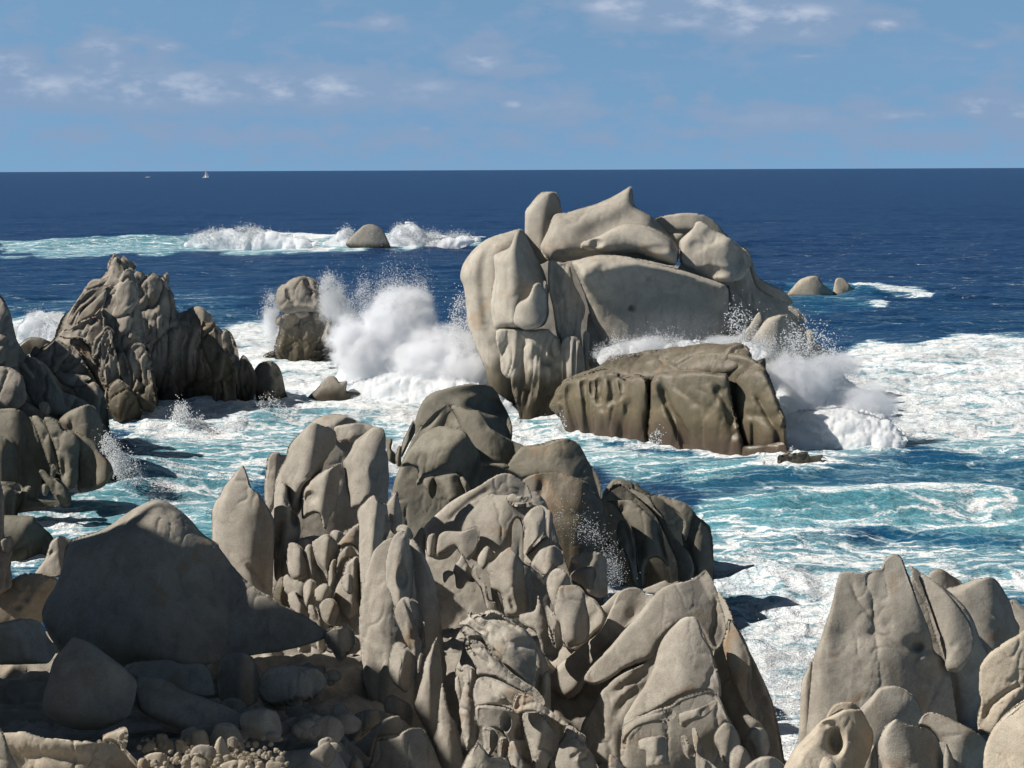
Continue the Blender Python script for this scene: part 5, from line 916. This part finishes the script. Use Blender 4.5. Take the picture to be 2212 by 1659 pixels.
# waves
near = sstep(-df, -420, -60)
far_ = sstep(-df, -1500, -250)
th = math.radians(18)
U = X * math.cos(th) + Y * math.sin(th); V_ = -X * math.sin(th) + Y * math.cos(th)
swell = np.sin(V_ / 17 * 6.283 + 2.2 * vnoise(np.stack([X / 45, Y / 60, X * 0], 1))) * (.5 + .5 * vnoise(np.stack([X / 38, Y / 30, X * 0 + 4], 1)))
chop = fbm(np.stack([U / 5.5, V_ / 2.6, X * 0 + 1], 1), 4, .5)
chop2 = 1 - np.abs(vnoise(np.stack([U / 9 + 3, V_ / 4.2, X * 0 + 7], 1)))
rough = fbm(np.stack([X / 1.9, Y / 1.7, X * 0 + 2], 1), 4, .55)
fine_ = 1 - np.abs(vnoise(np.stack([X / .8, Y / .7, X * 0 + 12], 1)))
Z = far_ * (.26 * swell + .20 * chop + .22 * (chop2 - .5))
Z += .10 * collar
Z += near * foam * (  (.22 + .2 * (foam > .75)) * rough + .14 * (fine_ - .6) * sstep(-df, -140, -50))
def crest(line, h, wf, wb):
    """a wave standing along a crest line given at sea level"""
    global Z
    q = pts('P', line); d_ = sea_depth(q[:, 0], q[:, 1]); W3 = CAM + ray(q[:, 0], q[:, 1]) * d_[:, None]; L2 = crom(W3[:, :2], False, 4)
    m = np.where((df > L2[:, 1].min() * .7) & (df < L2[:, 1].max() * 1.6))[0]
    Q2 = np.stack([X[m], Y[m]], 1); dd, cp = seg_dist(Q2, L2); sgn = np.sign(np.hypot(Q2[:, 0], Q2[:, 1]) - np.hypot(cp[:, 0], cp[:, 1]))
    e = np.minimum(np.hypot(*(Q2 - L2[0]).T), np.hypot(*(Q2 - L2[-1]).T)); tp = sstep(e, 0, 5 * h + 2)
    wv = np.where(sgn < 0, wf, wb); wob = 1 + .35 * vnoise(np.stack([Q2[:, 0] / 6, Q2[:, 1] / 6, Q2[:, 0] * 0], 1))
    Z[m] += h * wob * tp * np.exp(-(dd / wv) ** 2)
crest('0,534 300,530 430,528 560,524 700,531 900,528 1040,524', 1.6, 5, 9)
crest('1690,640 1760,632 1860,634 1960,648', 1.1, 3, 6)
crest('1380,1045 1560,1030 1750,1022 1950,1012 2212,1000 2500,995', .45, 2.6, 3.5)
crest('1450,1125 1700,1108 1950,1096 2100,1092 2212,1100 2500,1100', .55, 1.6, 2.5)
crest('0,706 60,704 130,716', 1.2, 3, 4)
crest('400,912 600,902 800,894 1000,898', .4, 1.5, 3)
crest('230,900 330,925 480,905', .5, 1.5, 3)
crest('1820,785 1950,776 2100,762 2300,755 2500,750', .5, 3, 5)
crest('240,1000 300,1040 380,1085', .7, 1.2, 2)
crest('1560,1230 1700,1235 1800,1262', .5, 1.5, 2); crest('1600,1300 1700,1290 1800,1300', .35, 1.2, 2)
sea_geo = np.stack([X, Y, Z], 1)
n0, n1 = len(dist), len(ang); idx = np.arange(n0 * n1).reshape(n0, n1)
Fq = np.stack([idx[:-1, :-1].ravel(), idx[:-1, 1:].ravel(), idx[1:, 1:].ravel(), idx[1:, :-1].ravel()], 1)

wm_ = bpy.data.materials.new('sea_water'); wm_.use_nodes = True; t = NT(wm_.node_tree)
geo = t.n('ShaderNodeNewGeometry'); P = geo.outputs['Position']
fa = t.n('ShaderNodeAttribute'); fa.attribute_name = 'foam'; ta = t.n('ShaderNodeAttribute'); ta.attribute_name = 'turq'
Pf = t.mapping(P, (1, .8, 0), rot=(0, 0, math.radians(-16)))
Ps = t.mapping(P, (.5, 1.25, 0), rot=(0, 0, math.radians(-14)))
warp = t.vm('MULTIPLY', t.vm('SUBTRACT', t.noise(Pf, .35, 4, .6, 0, 1), (.5, .5, .5)), (3.2, 3.2, 0))
Pw = t.vm('ADD', Ps, warp)
n1_ = t.noise(Pw, .55, 8, .66, .4); n2_ = t.noise(Pf, 2.2, 6, .7, .6)
vo = t.n('ShaderNodeTexVoronoi', feature='DISTANCE_TO_EDGE'); t.put(vo.inputs['Vector'], t.vm('ADD', Pw, t.vm('MULTIPLY', t.noise(Pf, 1.6, 3, .6, 0, 1), (.7, .7, 0)))); vo.inputs['Scale'].default_value = .75
web = t.ramp(vo.outputs['Distance'], .0, .16, 1.0, 0.0)
vo2 = t.n('ShaderNodeTexVoronoi', feature='DISTANCE_TO_EDGE'); t.put(vo2.inputs['Vector'], t.vm('ADD', Pw, t.vm('MULTIPLY', t.noise(Pf, 3.1, 3, .6, 0, 1), (.5, .5, 0)))); vo2.inputs['Scale'].default_value = 2.4
web2 = t.ramp(vo2.outputs['Distance'], .0, .2, 1.0, 0.0)
pat = t.m('ADD', t.m('ADD', t.m('MULTIPLY', n1_, .95), t.m('MULTIPLY', n2_, .14)), t.m('ADD', t.m('MULTIPLY', web, .24), t.m('MULTIPLY', web2, .14)))
thr = t.m('SUBTRACT', 1.08, t.m('MULTIPLY', fa.outputs['Fac'], .68))
fo = t.ramp(t.m('SUBTRACT', pat, thr), -.05, .15)
fo_soft = t.ramp(t.m('SUBTRACT', pat, thr), -.36, .16)
tv = t.m('ADD', ta.outputs['Fac'], t.m('MULTIPLY', t.m('SUBTRACT', t.noise(Pw, .3, 4, .6), .5), .35))
deep = t.mix(t.ramp(tv, 0.0, .5), (.004, .030, .105, 1), (.007, .080, .175, 1))
aqua = t.mix(t.ramp(tv, .35, 1.0), deep, (.075, .27, .335, 1))
milky = t.mix(t.m('MULTIPLY', fo_soft, t.ramp(tv, .05, .6, .12, .80)), aqua, (.36, .56, .62, 1))
fcol = t.mix(t.ramp(n1_, .35, .6), (.66, .74, .79, 1), (.88, .90, .91, 1))
col = t.mix(fo, milky, fcol)
bs = t.n('ShaderNodeBsdfPrincipled'); t.put(bs.inputs['Base Color'], col)
t.put(bs.inputs['Roughness'], t.m('ADD', .32, t.m('MULTIPLY', fo, .5)))
bs.inputs['IOR'].default_value = 1.33; t.put(bs.inputs['Specular IOR Level'], t.m('SUBTRACT', .07, t.m('MULTIPLY', fo, .04)))
b1 = t.n('ShaderNodeBump'); b1.inputs['Strength'].default_value = .8; b1.inputs['Distance'].default_value = .12
cd_ = t.n('ShaderNodeVectorMath', operation='LENGTH'); t.put(cd_.inputs[0], P)
rip = t.noise(t.mapping(P, (.7, 1.6, 1), rot=(0, 0, math.radians(-18))), 1.1, 8, .68, .3)
t.put(b1.inputs['Height'], rip)
b2 = t.n('ShaderNodeBump'); b2.inputs['Strength'].default_value = .9; b2.inputs['Distance'].default_value = 1.6
t.put(b2.inputs['Height'], t.noise(t.mapping(P, (.05, .14, 1), rot=(0, 0, math.radians(-12))), 1.0, 8, .72, .3)); t.put(b2.inputs['Normal'], b1.outputs[0])
b3 = t.n('ShaderNodeBump'); b3.inputs['Distance'].default_value = .05; t.put(b3.inputs['Strength'], t.m('MULTIPLY', fo, .9))
t.put(b3.inputs['Height'], t.m('ADD', t.m('MULTIPLY', n2_, .8), t.noise(P, 7, 4, .7))); t.put(b3.inputs['Normal'], b2.outputs[0])
t.put(bs.inputs['Normal'], b3.outputs[0])
ow_ = t.n('ShaderNodeOutputMaterial'); t.put(ow_.inputs[0], bs.outputs[0])
sea = make_mesh('sea', sea_geo, Fq, wm_)
for nm, arr in (('foam', foam), ('turq', turq)):
    at_ = sea.data.attributes.new(nm, 'FLOAT', 'POINT'); at_.data.foreach_set('value', arr.astype(np.float32))
sea['kind'] = 'structure'

# ------------------------------------------------------------------ rocky ground under the near rocks
gx, gy = np.meshgrid(np.linspace(-26, 16, 420), np.linspace(9, 46, 380))
gz0 = ground_z(gy) - .3
gz0 -= 1.5 * sstep(gx.ravel(), -3, -1).reshape(gx.shape) * sstep(-gy.ravel(), -33, -29).reshape(gx.shape)
gz0 -= 6 * sstep(gx.ravel(), 2.6, 4.4).reshape(gx.shape) * sstep(gy.ravel(), 18, 24).reshape(gx.shape)
gz0 -= 6 * sstep(gx.ravel(), 3.5, 5).reshape(gx.shape)
gz0 = np.maximum(gz0, -4 + 6.2 * (sstep(gx.ravel(), 5.2, 6.6) * sstep(-gx.ravel(), -15.5, -12) * sstep(gy.ravel(), 14, 22) * sstep(-gy.ravel(), -37, -33)).reshape(gx.shape))
gz0 += .5 * (.6 - np.abs(2 * fbm(np.stack([gx.ravel() / 1.7, gy.ravel() / 1.7, gx.ravel() * 0], 1), 5, .6))).reshape(gx.shape)
GV = np.stack([gx.ravel(), gy.ravel(), gz0.ravel()], 1); ii = np.arange(gx.size).reshape(gx.shape)
GF = np.stack([ii[:-1, :-1].ravel(), ii[:-1, 1:].ravel(), ii[1:, 1:].ravel(), ii[1:, :-1].ravel()], 1)
g_ = make_mesh('ground', GV, GF, GREY); g_['kind'] = 'structure'
# ------------------------------------------------------------------ spray and breakers
sp = bpy.data.materials.new('white_spray'); sp.use_nodes = True; t = NT(sp.node_tree)
P = t.n('ShaderNodeNewGeometry').outputs['Position']
nz = t.noise(P, 1.2, 8, .75, .3)
d1 = t.n('ShaderNodeBsdfDiffuse'); t.put(d1.inputs[0], t.mix(t.ramp(nz, .35, .65), (.88, .90, .92, 1), (.95, .95, .95, 1)))
tl = t.n('ShaderNodeBsdfTranslucent'); tl.inputs[0].default_value = (.85, .9, .95, 1)
bp = t.n('ShaderNodeBump'); bp.inputs['Distance'].default_value = .06; bp.inputs['Strength'].default_value = 1.0; t.put(bp.inputs['Height'], t.noise(P, 2.2, 8, .78, .2)); t.put(d1.inputs['Normal'], bp.outputs[0])
mx = t.n('ShaderNodeMixShader'); mx.inputs[0].default_value = .5; t.put(mx.inputs[1], d1.outputs[0]); t.put(mx.inputs[2], tl.outputs[0])
o = t.n('ShaderNodeOutputMaterial'); t.put(o.inputs[0], mx.outputs[0])
dm_ = bpy.data.materials.new('spray_droplets'); dm_.use_nodes = True; t = NT(dm_.node_tree)
d1 = t.n('ShaderNodeBsdfDiffuse'); d1.inputs[0].default_value = (.9, .92, .94, 1); tl = t.n('ShaderNodeBsdfTranslucent'); tl.inputs[0].default_value = (.9, .92, .94, 1)
mx = t.n('ShaderNodeMixShader'); mx.inputs[0].default_value = .5; t.put(mx.inputs[1], d1.outputs[0]); t.put(mx.inputs[2], tl.outputs[0])
o = t.n('ShaderNodeOutputMaterial'); t.put(o.inputs[0], mx.outputs[0])
def mist_mat(name, dens, sc_n, lo):
    m = bpy.data.materials.new(name); m.use_nodes = True; t = NT(m.node_tree)
    tcx = t.n('ShaderNodeTexCoord'); ob = tcx.outputs['Object']; P = t.n('ShaderNodeNewGeometry').outputs['Position']
    L = t.n('ShaderNodeVectorMath', operation='LENGTH'); t.put(L.inputs[0], ob); r_ = L.outputs['Value']
    fall = t.ramp(r_, .25, 1.0, 1.0, 0.0)
    nn = t.noise(P, sc_n, 6, .68, .3)
    dn = t.ramp(t.m('ADD', nn, t.m('MULTIPLY', fall, .55)), lo, lo + .26)
    pv = t.n('ShaderNodeVolumePrincipled'); pv.inputs['Color'].default_value = (.97, .98, 1, 1); pv.inputs['Anisotropy'].default_value = 0.0
    t.put(pv.inputs['Density'], t.m('MULTIPLY', t.m('MULTIPLY', dn, fall), dens))
    o = t.n('ShaderNodeOutputMaterial'); t.put(o.inputs['Volume'], pv.outputs[0]); return m
MIST = mist_mat('thick_mist', 2.6, 1.5, .78); THIN = mist_mat('thin_mist', .055, .45, .45)
rng = np.random.default_rng(3)
TET = np.array([(1, 1, 1), (1, -1, -1), (-1, 1, -1), (-1, -1, 1)]) * .6
TF = np.array([(0, 1, 2), (0, 3, 1), (0, 2, 3), (1, 3, 2)])
def drops(parent, P, size, c, name='droplets'):
    n = len(P); R = rng.normal(size=(n, 3, 3)); q, _ = np.linalg.qr(R); s = size * rng.uniform(.5, 1.25, n) ** 1.5
    Vv = np.einsum('nij,kj->nki', q, TET) * s[:, None, None] + (P - c)[:, None, :]
    F = (np.arange(n)[:, None, None] * 4 + TF[None]).reshape(-1, 3)
    o = make_mesh(name, Vv.reshape(-1, 3), F, dm_, parent=parent); o['kind'] = 'stuff'; return o
def scatter(outline, n, D, dD, edge_bias=1.0, jit=10, power=1.0, up_=0.0):
    ol = crom(pts('P', outline), True, 4); lo, hi = ol.min(0), ol.max(0)
    Q = rng.uniform(lo, hi, (n * 3, 2)); Q = Q[inside(Q, ol)][:n * 2]
    cl_ = fbm(np.stack([Q[:, 0] / 26, Q[:, 1] / 22, Q[:, 0] * 0 + len(outline)], 1), 3)
    keep = rng.random(len(Q)) < np.clip(.45 + 1.3 * cl_, .03, 1) ** power; Q = Q[keep][:n]
    Q = Q + rng.normal(size=Q.shape) * jit * rng.random((len(Q), 1)) ** 2 * 2
    Q[:, 1] -= up_ * rng.exponential(1, len(Q)) ** 1.2
    return at(Q[:, 0], Q[:, 1], (D + rng.normal(size=len(Q)) * dD)[:, None])
def spray(label, D, cores=(), dr=(), mists=()):
    t_ = Thing('spray', label, 'sea spray', D, sp, kind='stuff')
    e = bpy.data.objects.new('spray', None); COL.objects.link(e); t_.tag(e)
    px, py = (pts('P', (cores[0][0] if cores else dr[0][0]))).mean(0); c = at(px, py, D); e.location = c
    for (ol, Dc, Tc, lm) in cores:
        t_.lobe('surge', 'P', ol, D=Dc, T=Tc, lump=lm, step=2.5, p=1.8, pit=.75 if D < 200 else .5, yaw=-.4, fac=0)
        part, V, F, m, _ = t_.lobes[-1]
        k = Dc / FPX; S = V / k; N = vnormals(V, F)
        if (N @ t_.w).mean() > 0: N = -N
        V = V + N * (k * (12 * np.abs(vnoise(S / 34)) + 3.5 * np.abs(vnoise(S / 15)) + 1.5 * vnoise(S / 6) - 2) - 3 * k)[:, None]
        o = make_mesh('surge', V - c, F, sp, parent=e); o['kind'] = 'stuff'
    for (ol, n, Dd, dD, sz, jit, up_) in dr:
        drops(e, scatter(ol, n, Dd, dD, jit=jit, up_=up_), sz, c)
    for (px, py, Dm, rx, rz, ry, mt) in mists:
        bm = __import__('bmesh').new(); __import__('bmesh').ops.create_icosphere(bm, subdivisions=3, radius=1.0)
        me = bpy.data.meshes.new('mist'); bm.to_mesh(me); bm.free(); me.materials.append(mt)
        o = bpy.data.objects.new('mist', me); COL.objects.link(o); o.parent = e; o['kind'] = 'stuff'
        o.location = at(px, py, Dm) - c; o.scale = (rx, ry, rz)
    return e
spray('tall white burst of spray between the squat stack and the tallest stack', 90,
  cores=[('715,850 735,790 770,745 800,725 840,690 880,680 915,710 945,770 1000,800 1060,835 1105,870 1115,905 900,915 770,885', 92.5, 36, 2.6),
         ('700,860 780,820 900,800 1000,820 1090,860 1120,910 900,920 720,900', 88.5, 26, 1.8)],
  dr=[('700,760 700,700 740,680 760,640 800,625 860,615 905,625 930,660 945,700 985,715 1010,740 1070,780 1100,850 1000,880 760,870 720,820', 26000, 92.6, 1.5, .018, 12, 3),
      ('770,640 800,615 860,610 915,625 925,660 900,690 800,690', 12000, 92, 1.2, .02, 11, 12),
      ('975,690 985,650 1000,640 1015,700 1030,770 980,760', 2200, 90, 1, .034, 9, 4),
      ('690,640 700,600 725,605 745,640 770,680 740,700 700,680', 11000, 102, .8, .026, 7, 4),
      ('570,700 572,660 585,640 600,650 600,720 590,760 575,750', 8000, 107, .8, .026, 7, 3)],
  mists=[(860, 700, 91, 3.6, 3.4, 2.4, MIST), (960, 780, 90, 5.2, 3.4, 2.8, MIST), (760, 740, 91, 2.4, 2.6, 1.8, MIST), (890, 655, 92, 2.2, 1.8, 1.4, MIST), (780, 770, 91, 2.6, 2.6, 2.4, MIST), (1010, 800, 89, 3.4, 2.0, 2.0, MIST), (860, 655, 91, 2.0, 1.5, 1.6, MIST),
         (1040, 720, 86.5, 2.2, 2.6, 1.6, THIN), (715, 660, 103, 1.6, 1.8, 1.3, MIST), (585, 700, 107, 1.0, 2.0, 1.2, MIST)])
spray('white cascade of spray pouring off the right end of the brown ledge', 74,
  cores=[('1662,800 1700,782 1765,788 1830,820 1892,870 1925,925 1910,965 1870,1000 1760,1010 1705,985 1700,920 1680,860', 74.3, 36, 2.2),
         ('1700,900 1800,880 1900,900 1960,950 1900,1000 1760,1020 1710,1000', 72, 26, 2)],
  dr=[('1620,750 1660,745 1720,770 1800,780 1880,830 1930,880 1950,940 1880,1000 1730,1000 1700,930 1680,860 1650,800', 16000, 75, 1.2, .016, 11, 3),
      ('1600,745 1660,735 1740,765 1830,790 1860,820 1760,800 1680,780', 9000, 74, 1, .02, 10, 9),
      ('1570,700 1590,670 1620,690 1640,730 1600,750', 900, 76, .7, .035, 9, 6), ('1690,740 1760,720 1830,770 1800,790', 1600, 75, .8, .035, 10, 10),
      ('1690,1000 1710,970 1720,1010', 500, 70, .5, .03, 6, 3)],
  mists=[(1740, 830, 73.9, 2.2, 2.0, 1.5, MIST), (1880, 880, 73.6, 2.4, 1.8, 1.6, MIST), (1800, 790, 74.6, 2.2, 1.1, 1.3, MIST), (1700, 800, 74, 1.7, 1.5, 1.4, MIST), (1720, 960, 71.5, 1.6, 1.2, 1.0, MIST)])
spray('low line of white spray running along the back edge of the brown ledge', 78,
  cores=[('1290,770 1320,745 1380,735 1440,740 1500,735 1560,745 1600,738 1640,745 1660,770 1600,790 1400,790 1300,790', 77, 12, 1.2)],
  dr=[('1280,768 1320,738 1400,728 1480,735 1560,738 1600,728 1660,745 1660,770 1500,760 1400,765 1300,780', 14000, 76.8, .5, .02, 5, 4)],
  mists=[(1400, 745, 77.5, 2.0, .7, .8, MIST), (1560, 742, 77.5, 2.0, .7, .8, MIST), (1450, 720, 78, 4.0, 1.5, 1.4, THIN)])
spray('white breakers tumbling over the reef beside the lone grey rock', 268,
  cores=[('400,527 430,508 460,510 475,497 500,494 520,506 545,498 580,496 610,508 650,516 690,524 640,534 430,536', 266, 14, .6),
         ('680,526 720,512 745,496 765,512 775,530 700,534', 268, 8, .5), ('838,526 845,500 862,486 890,481 912,500 930,514 990,510 1040,516 960,534 845,534', 266, 13, .6)],
  dr=[('400,524 430,506 470,496 510,492 560,494 620,508 690,522 600,530', 9000, 266, 1, .07, 3, 2), ('700,522 745,495 770,512 770,528', 3000, 268, 1, .07, 3, 2), ('838,520 858,486 890,480 915,500 1000,508 1030,516 900,528', 7000, 266, 1, .07, 3, 2)],
  mists=[])
spray('puff of white spray over the breaker at the far left', 120,
  cores=[('30,720 45,695 70,675 90,672 110,690 130,705 135,735 40,740', 118, 12, 1)],
  dr=[('28,710 45,690 75,670 100,680 135,705 130,730 40,735', 5000, 118, .8, .03, 5, 3)], mists=[(78, 700, 118, 1.6, 1.0, 1, MIST)])
spray('thin fan of spray blowing off the lobed rock in the lower left cove', 64,
  dr=[('215,960 235,945 260,975 300,1010 300,1050 255,1035 240,1000', 2600, 63, .5, .03, 7, 3)], mists=[(255, 1000, 63, .8, .8, .6, MIST)])
spray('sparkling droplets flying up in the gap behind the centre rocks', 44,
  dr=[('1190,1140 1210,1110 1250,1115 1290,1150 1330,1200 1350,1260 1310,1270 1300,1210 1240,1200 1205,1190', 2600, 42.5, .5, .012, 8, 8), ('1300,1200 1330,1220 1350,1265 1325,1275 1308,1250', 1500, 42, .4, .013, 5, 3)],
  mists=[(1300, 1230, 43, .55, .7, .5, THIN)])
spray('scattered droplets over the narrow foam gap at lower right', 37,
  dr=[('1640,1420 1700,1400 1760,1420 1750,1500 1720,1560 1660,1530', 2500, 37, .8, .016, 10, 4)], mists=[])
spray('splashes of white water leaping at the foot of the pinnacle', 82,
  dr=[('370,905 390,880 420,895 440,915 400,925', 1500, 80, .5, .035, 5, 4), ('555,880 580,860 620,890 600,905', 700, 83, .5, .03, 5, 3), ('1180,905 1210,890 1230,925 1200,930', 500, 78, .5, .03, 5, 2), ('1400,960 1420,930 1430,960', 300, 70, .4, .03, 4, 2)], mists=[])

# ------------------------------------------------------------------ sailing boat on the horizon
def mat(name, c, r=.6):
    m = bpy.data.materials.new(name); m.use_nodes = True; b = m.node_tree.nodes['Principled BSDF']; b.inputs['Base Color'].default_value = c + (1,); b.inputs['Roughness'].default_value = r; return m
HULL = mat('white_hull', (.8, .8, .78)); SAIL = mat('sailcloth', (.85, .84, .8), .9); SPAR = mat('spar', (.3, .3, .3))
def boat(label, px, py, L, mast, sails=True):
    D = float(sea_depth(px, py)); P0_ = at(px, py, D); P0_[2] = 0
    e = bpy.data.objects.new('sailing_boat' if sails else 'motor_boat', None); COL.objects.link(e); e.location = P0_; e['label'] = label; e['category'] = 'boat'
    secs = 12; V = []; 
    for i in range(secs + 1):
        u = i / secs; x = (u - .5) * L; b_ = L * .15 * math.sin(math.pi * min(1, .12 + u * .88)) ** .6 if u < 1 else .02; fb = L * (.10 + .05 * u * u)
        V += [(x, -b_, fb), (x, -b_ * .8, .1), (x, 0, -L * .06), (x, b_ * .8, .1), (x, b_, fb)]
    F = [(i * 5 + k, i * 5 + k + 1, i * 5 + 5 + k + 1, i * 5 + 5 + k) for i in range(secs) for k in range(4)] + [(i * 5 + 4, i * 5, i * 5 + 5, i * 5 + 9) for i in range(secs)] + [(0, 4, 3, 1)]
    make_mesh('hull', np.array(V, float), F, HULL, parent=e)
    h = L * .17; hv = np.array([(x, y, z) for z in (L * .09, h) for x in (-L * .2, L * .18) for y in (-L * .07, L * .07)], float)
    make_mesh('cabin', hv, [(0, 1, 3, 2), (4, 6, 7, 5), (0, 4, 5, 1), (2, 3, 7, 6), (0, 2, 6, 4), (1, 5, 7, 3)], HULL, smooth=False, parent=e)
    if sails:
        n = 8; r_ = .14; mv = [(L * .08 + r_ * math.cos(6.283 * k / n), r_ * math.sin(6.283 * k / n), z) for z in (.5, mast) for k in range(n)]
        make_mesh('mast', np.array(mv), [(k, (k + 1) % n, n + (k + 1) % n, n + k) for k in range(n)], SPAR, parent=e)
        def sail(nm, a, b, c, belly):
            a, b, c = map(np.array, (a, b, c)); N = 8; VV = []; ix = {}
            for side in (0, 1):
                for i in range(N + 1):
                    for j in range(N + 1):
                        u, v = i / N, j / N; p_ = a + (c - a) * u + ((b - a) + ((c - b) - (c - a)) * u) * v
                        p_ = p_ + np.array([0, belly * math.sin(math.pi * v) * math.sin(math.pi * min(1, u + .2)) + side * .03, 0]); ix[side, i, j] = len(VV); VV.append(p_)
            FF = [(ix[s, i, j], ix[s, i, j + 1], ix[s, i + 1, j + 1], ix[s, i + 1, j]) for s in (0, 1) for i in range(N) for j in range(N)]
            make_mesh(nm, np.array(VV), FF, SAIL, parent=e)
        sail('mainsail', (L * .06, 0, 1.8), (-L * .38, .6, 1.9), (L * .06, 0, mast * .98), .8)
        sail('jib', (L * .47, 0, 1.3), (L * .1, .5, 1.6), (L * .09, 0, mast * .9), .6)
boat('distant white sailing boat with raised sails just below the horizon', 444.5, 384.5, 10.5, 14.5)
boat('tiny distant white boat on the horizon left of the sailing boat', 320, 383.5, 9, 4, sails=False)

# ------------------------------------------------------------------ unseen rocks added outside the frame to shade the hollow and cove at left
def wall_rock(name, label, Xp, YZ, thick, mat_):
    ol = crom(np.array(YZ, float), True, 4); st = .35
    x0, y0 = ol.min(0) - st; x1, y1 = ol.max(0) + st; nx = int((x1 - x0) / st) + 2; ny = int((y1 - y0) / st) + 2
    gx_, gy_ = np.meshgrid(x0 + np.arange(nx) * st, y0 + np.arange(ny) * st); Q = np.stack([gx_.ravel(), gy_.ravel()], 1); ins = inside(Q, ol)
    I = ins.reshape(ny, nx); cell = I[:-1, :-1] | I[1:, :-1] | I[:-1, 1:] | I[1:, 1:]; ix = np.arange(nx * ny).reshape(ny, nx)
    qd = np.stack([ix[:-1, :-1][cell], ix[:-1, 1:][cell], ix[1:, 1:][cell], ix[1:, :-1][cell]], 1)
    us = np.unique(qd); rm = np.full(nx * ny, -1); rm[us] = np.arange(len(us)); qd = rm[qd]; Q = Q[us]; ins = ins[us]
    hd, cp = seg_dist(Q, ol, True); Q[~ins] = cp[~ins]; hd[~ins] = 0
    h = thick * np.sqrt(1 - (1 - np.minimum(1, hd / 3.0)) ** 2)
    F_ = np.stack([Xp + h, Q[:, 0], Q[:, 1]], 1); B_ = np.stack([Xp - h, Q[:, 0], Q[:, 1]], 1)[ins]
    n = len(Q); mp = np.arange(n); mp[ins] = n + np.arange(ins.sum()); V = np.concatenate([F_, B_]); F = np.concatenate([qd, mp[qd][:, ::-1]])
    N = vnormals(V, F); V = V + N * (.5 * vnoise(V / 2.5) + .2 * vnoise(V / .9))[:, None]
    c = V.mean(0); c[2] = V[:, 2].min(); o = make_mesh(name, V - c, F, mat_); o.location = c; o['label'] = label; o['category'] = 'rock'
SH = [(140, 1195, 31), (215, 1150, 30.5), (283, 1103, 30.5), (335, 1128, 30.3), (405, 1178, 30.2), (480, 1228, 30.2), (560, 1285, 30.2), (650, 1345, 30.2), (740, 1385, 31), (840, 1430, 33), (850, 1500, 28), (790, 1575, 24.5), (600, 1590, 22.8), (300, 1575, 22.5), (0, 1560, 22)]
XP = -21.0; YZ = []
for px, py, D_ in SH:
    q = at(px, py, D_); k_ = (q[0] - XP) / -sundir[0]; q = q + sundir * k_; YZ.append((q[1], q[2]))
ymin, ymax = min(a for a, b in YZ), max(a for a, b in YZ)
YZ = YZ + [(ymin - .5, 8), (ymin - .5, 1.5), (ymax + 2, 1.5), (ymax + 1.5, 8), (YZ[0][0] + .3, YZ[0][1] - 2)]
wall_rock('shade_rock', 'tall unseen rock tower added outside the left frame edge to shade the hollow', XP, YZ, 1.6, GREY)  # added sun blocker, outline projected back from the wanted shadow edge
wall_rock('shade_rock', 'long unseen rocky bluff added outside the left frame edge to shade the cove', -30, [(44, -2), (44, 5), (48, 9.5), (53, 11), (57, 10), (61, 12.5), (66, 11.5), (70, 13), (75, 10), (80, 6), (82, -2)], 2.5, JAG)  # second added blocker, keeps sun off the low rocks in the cove
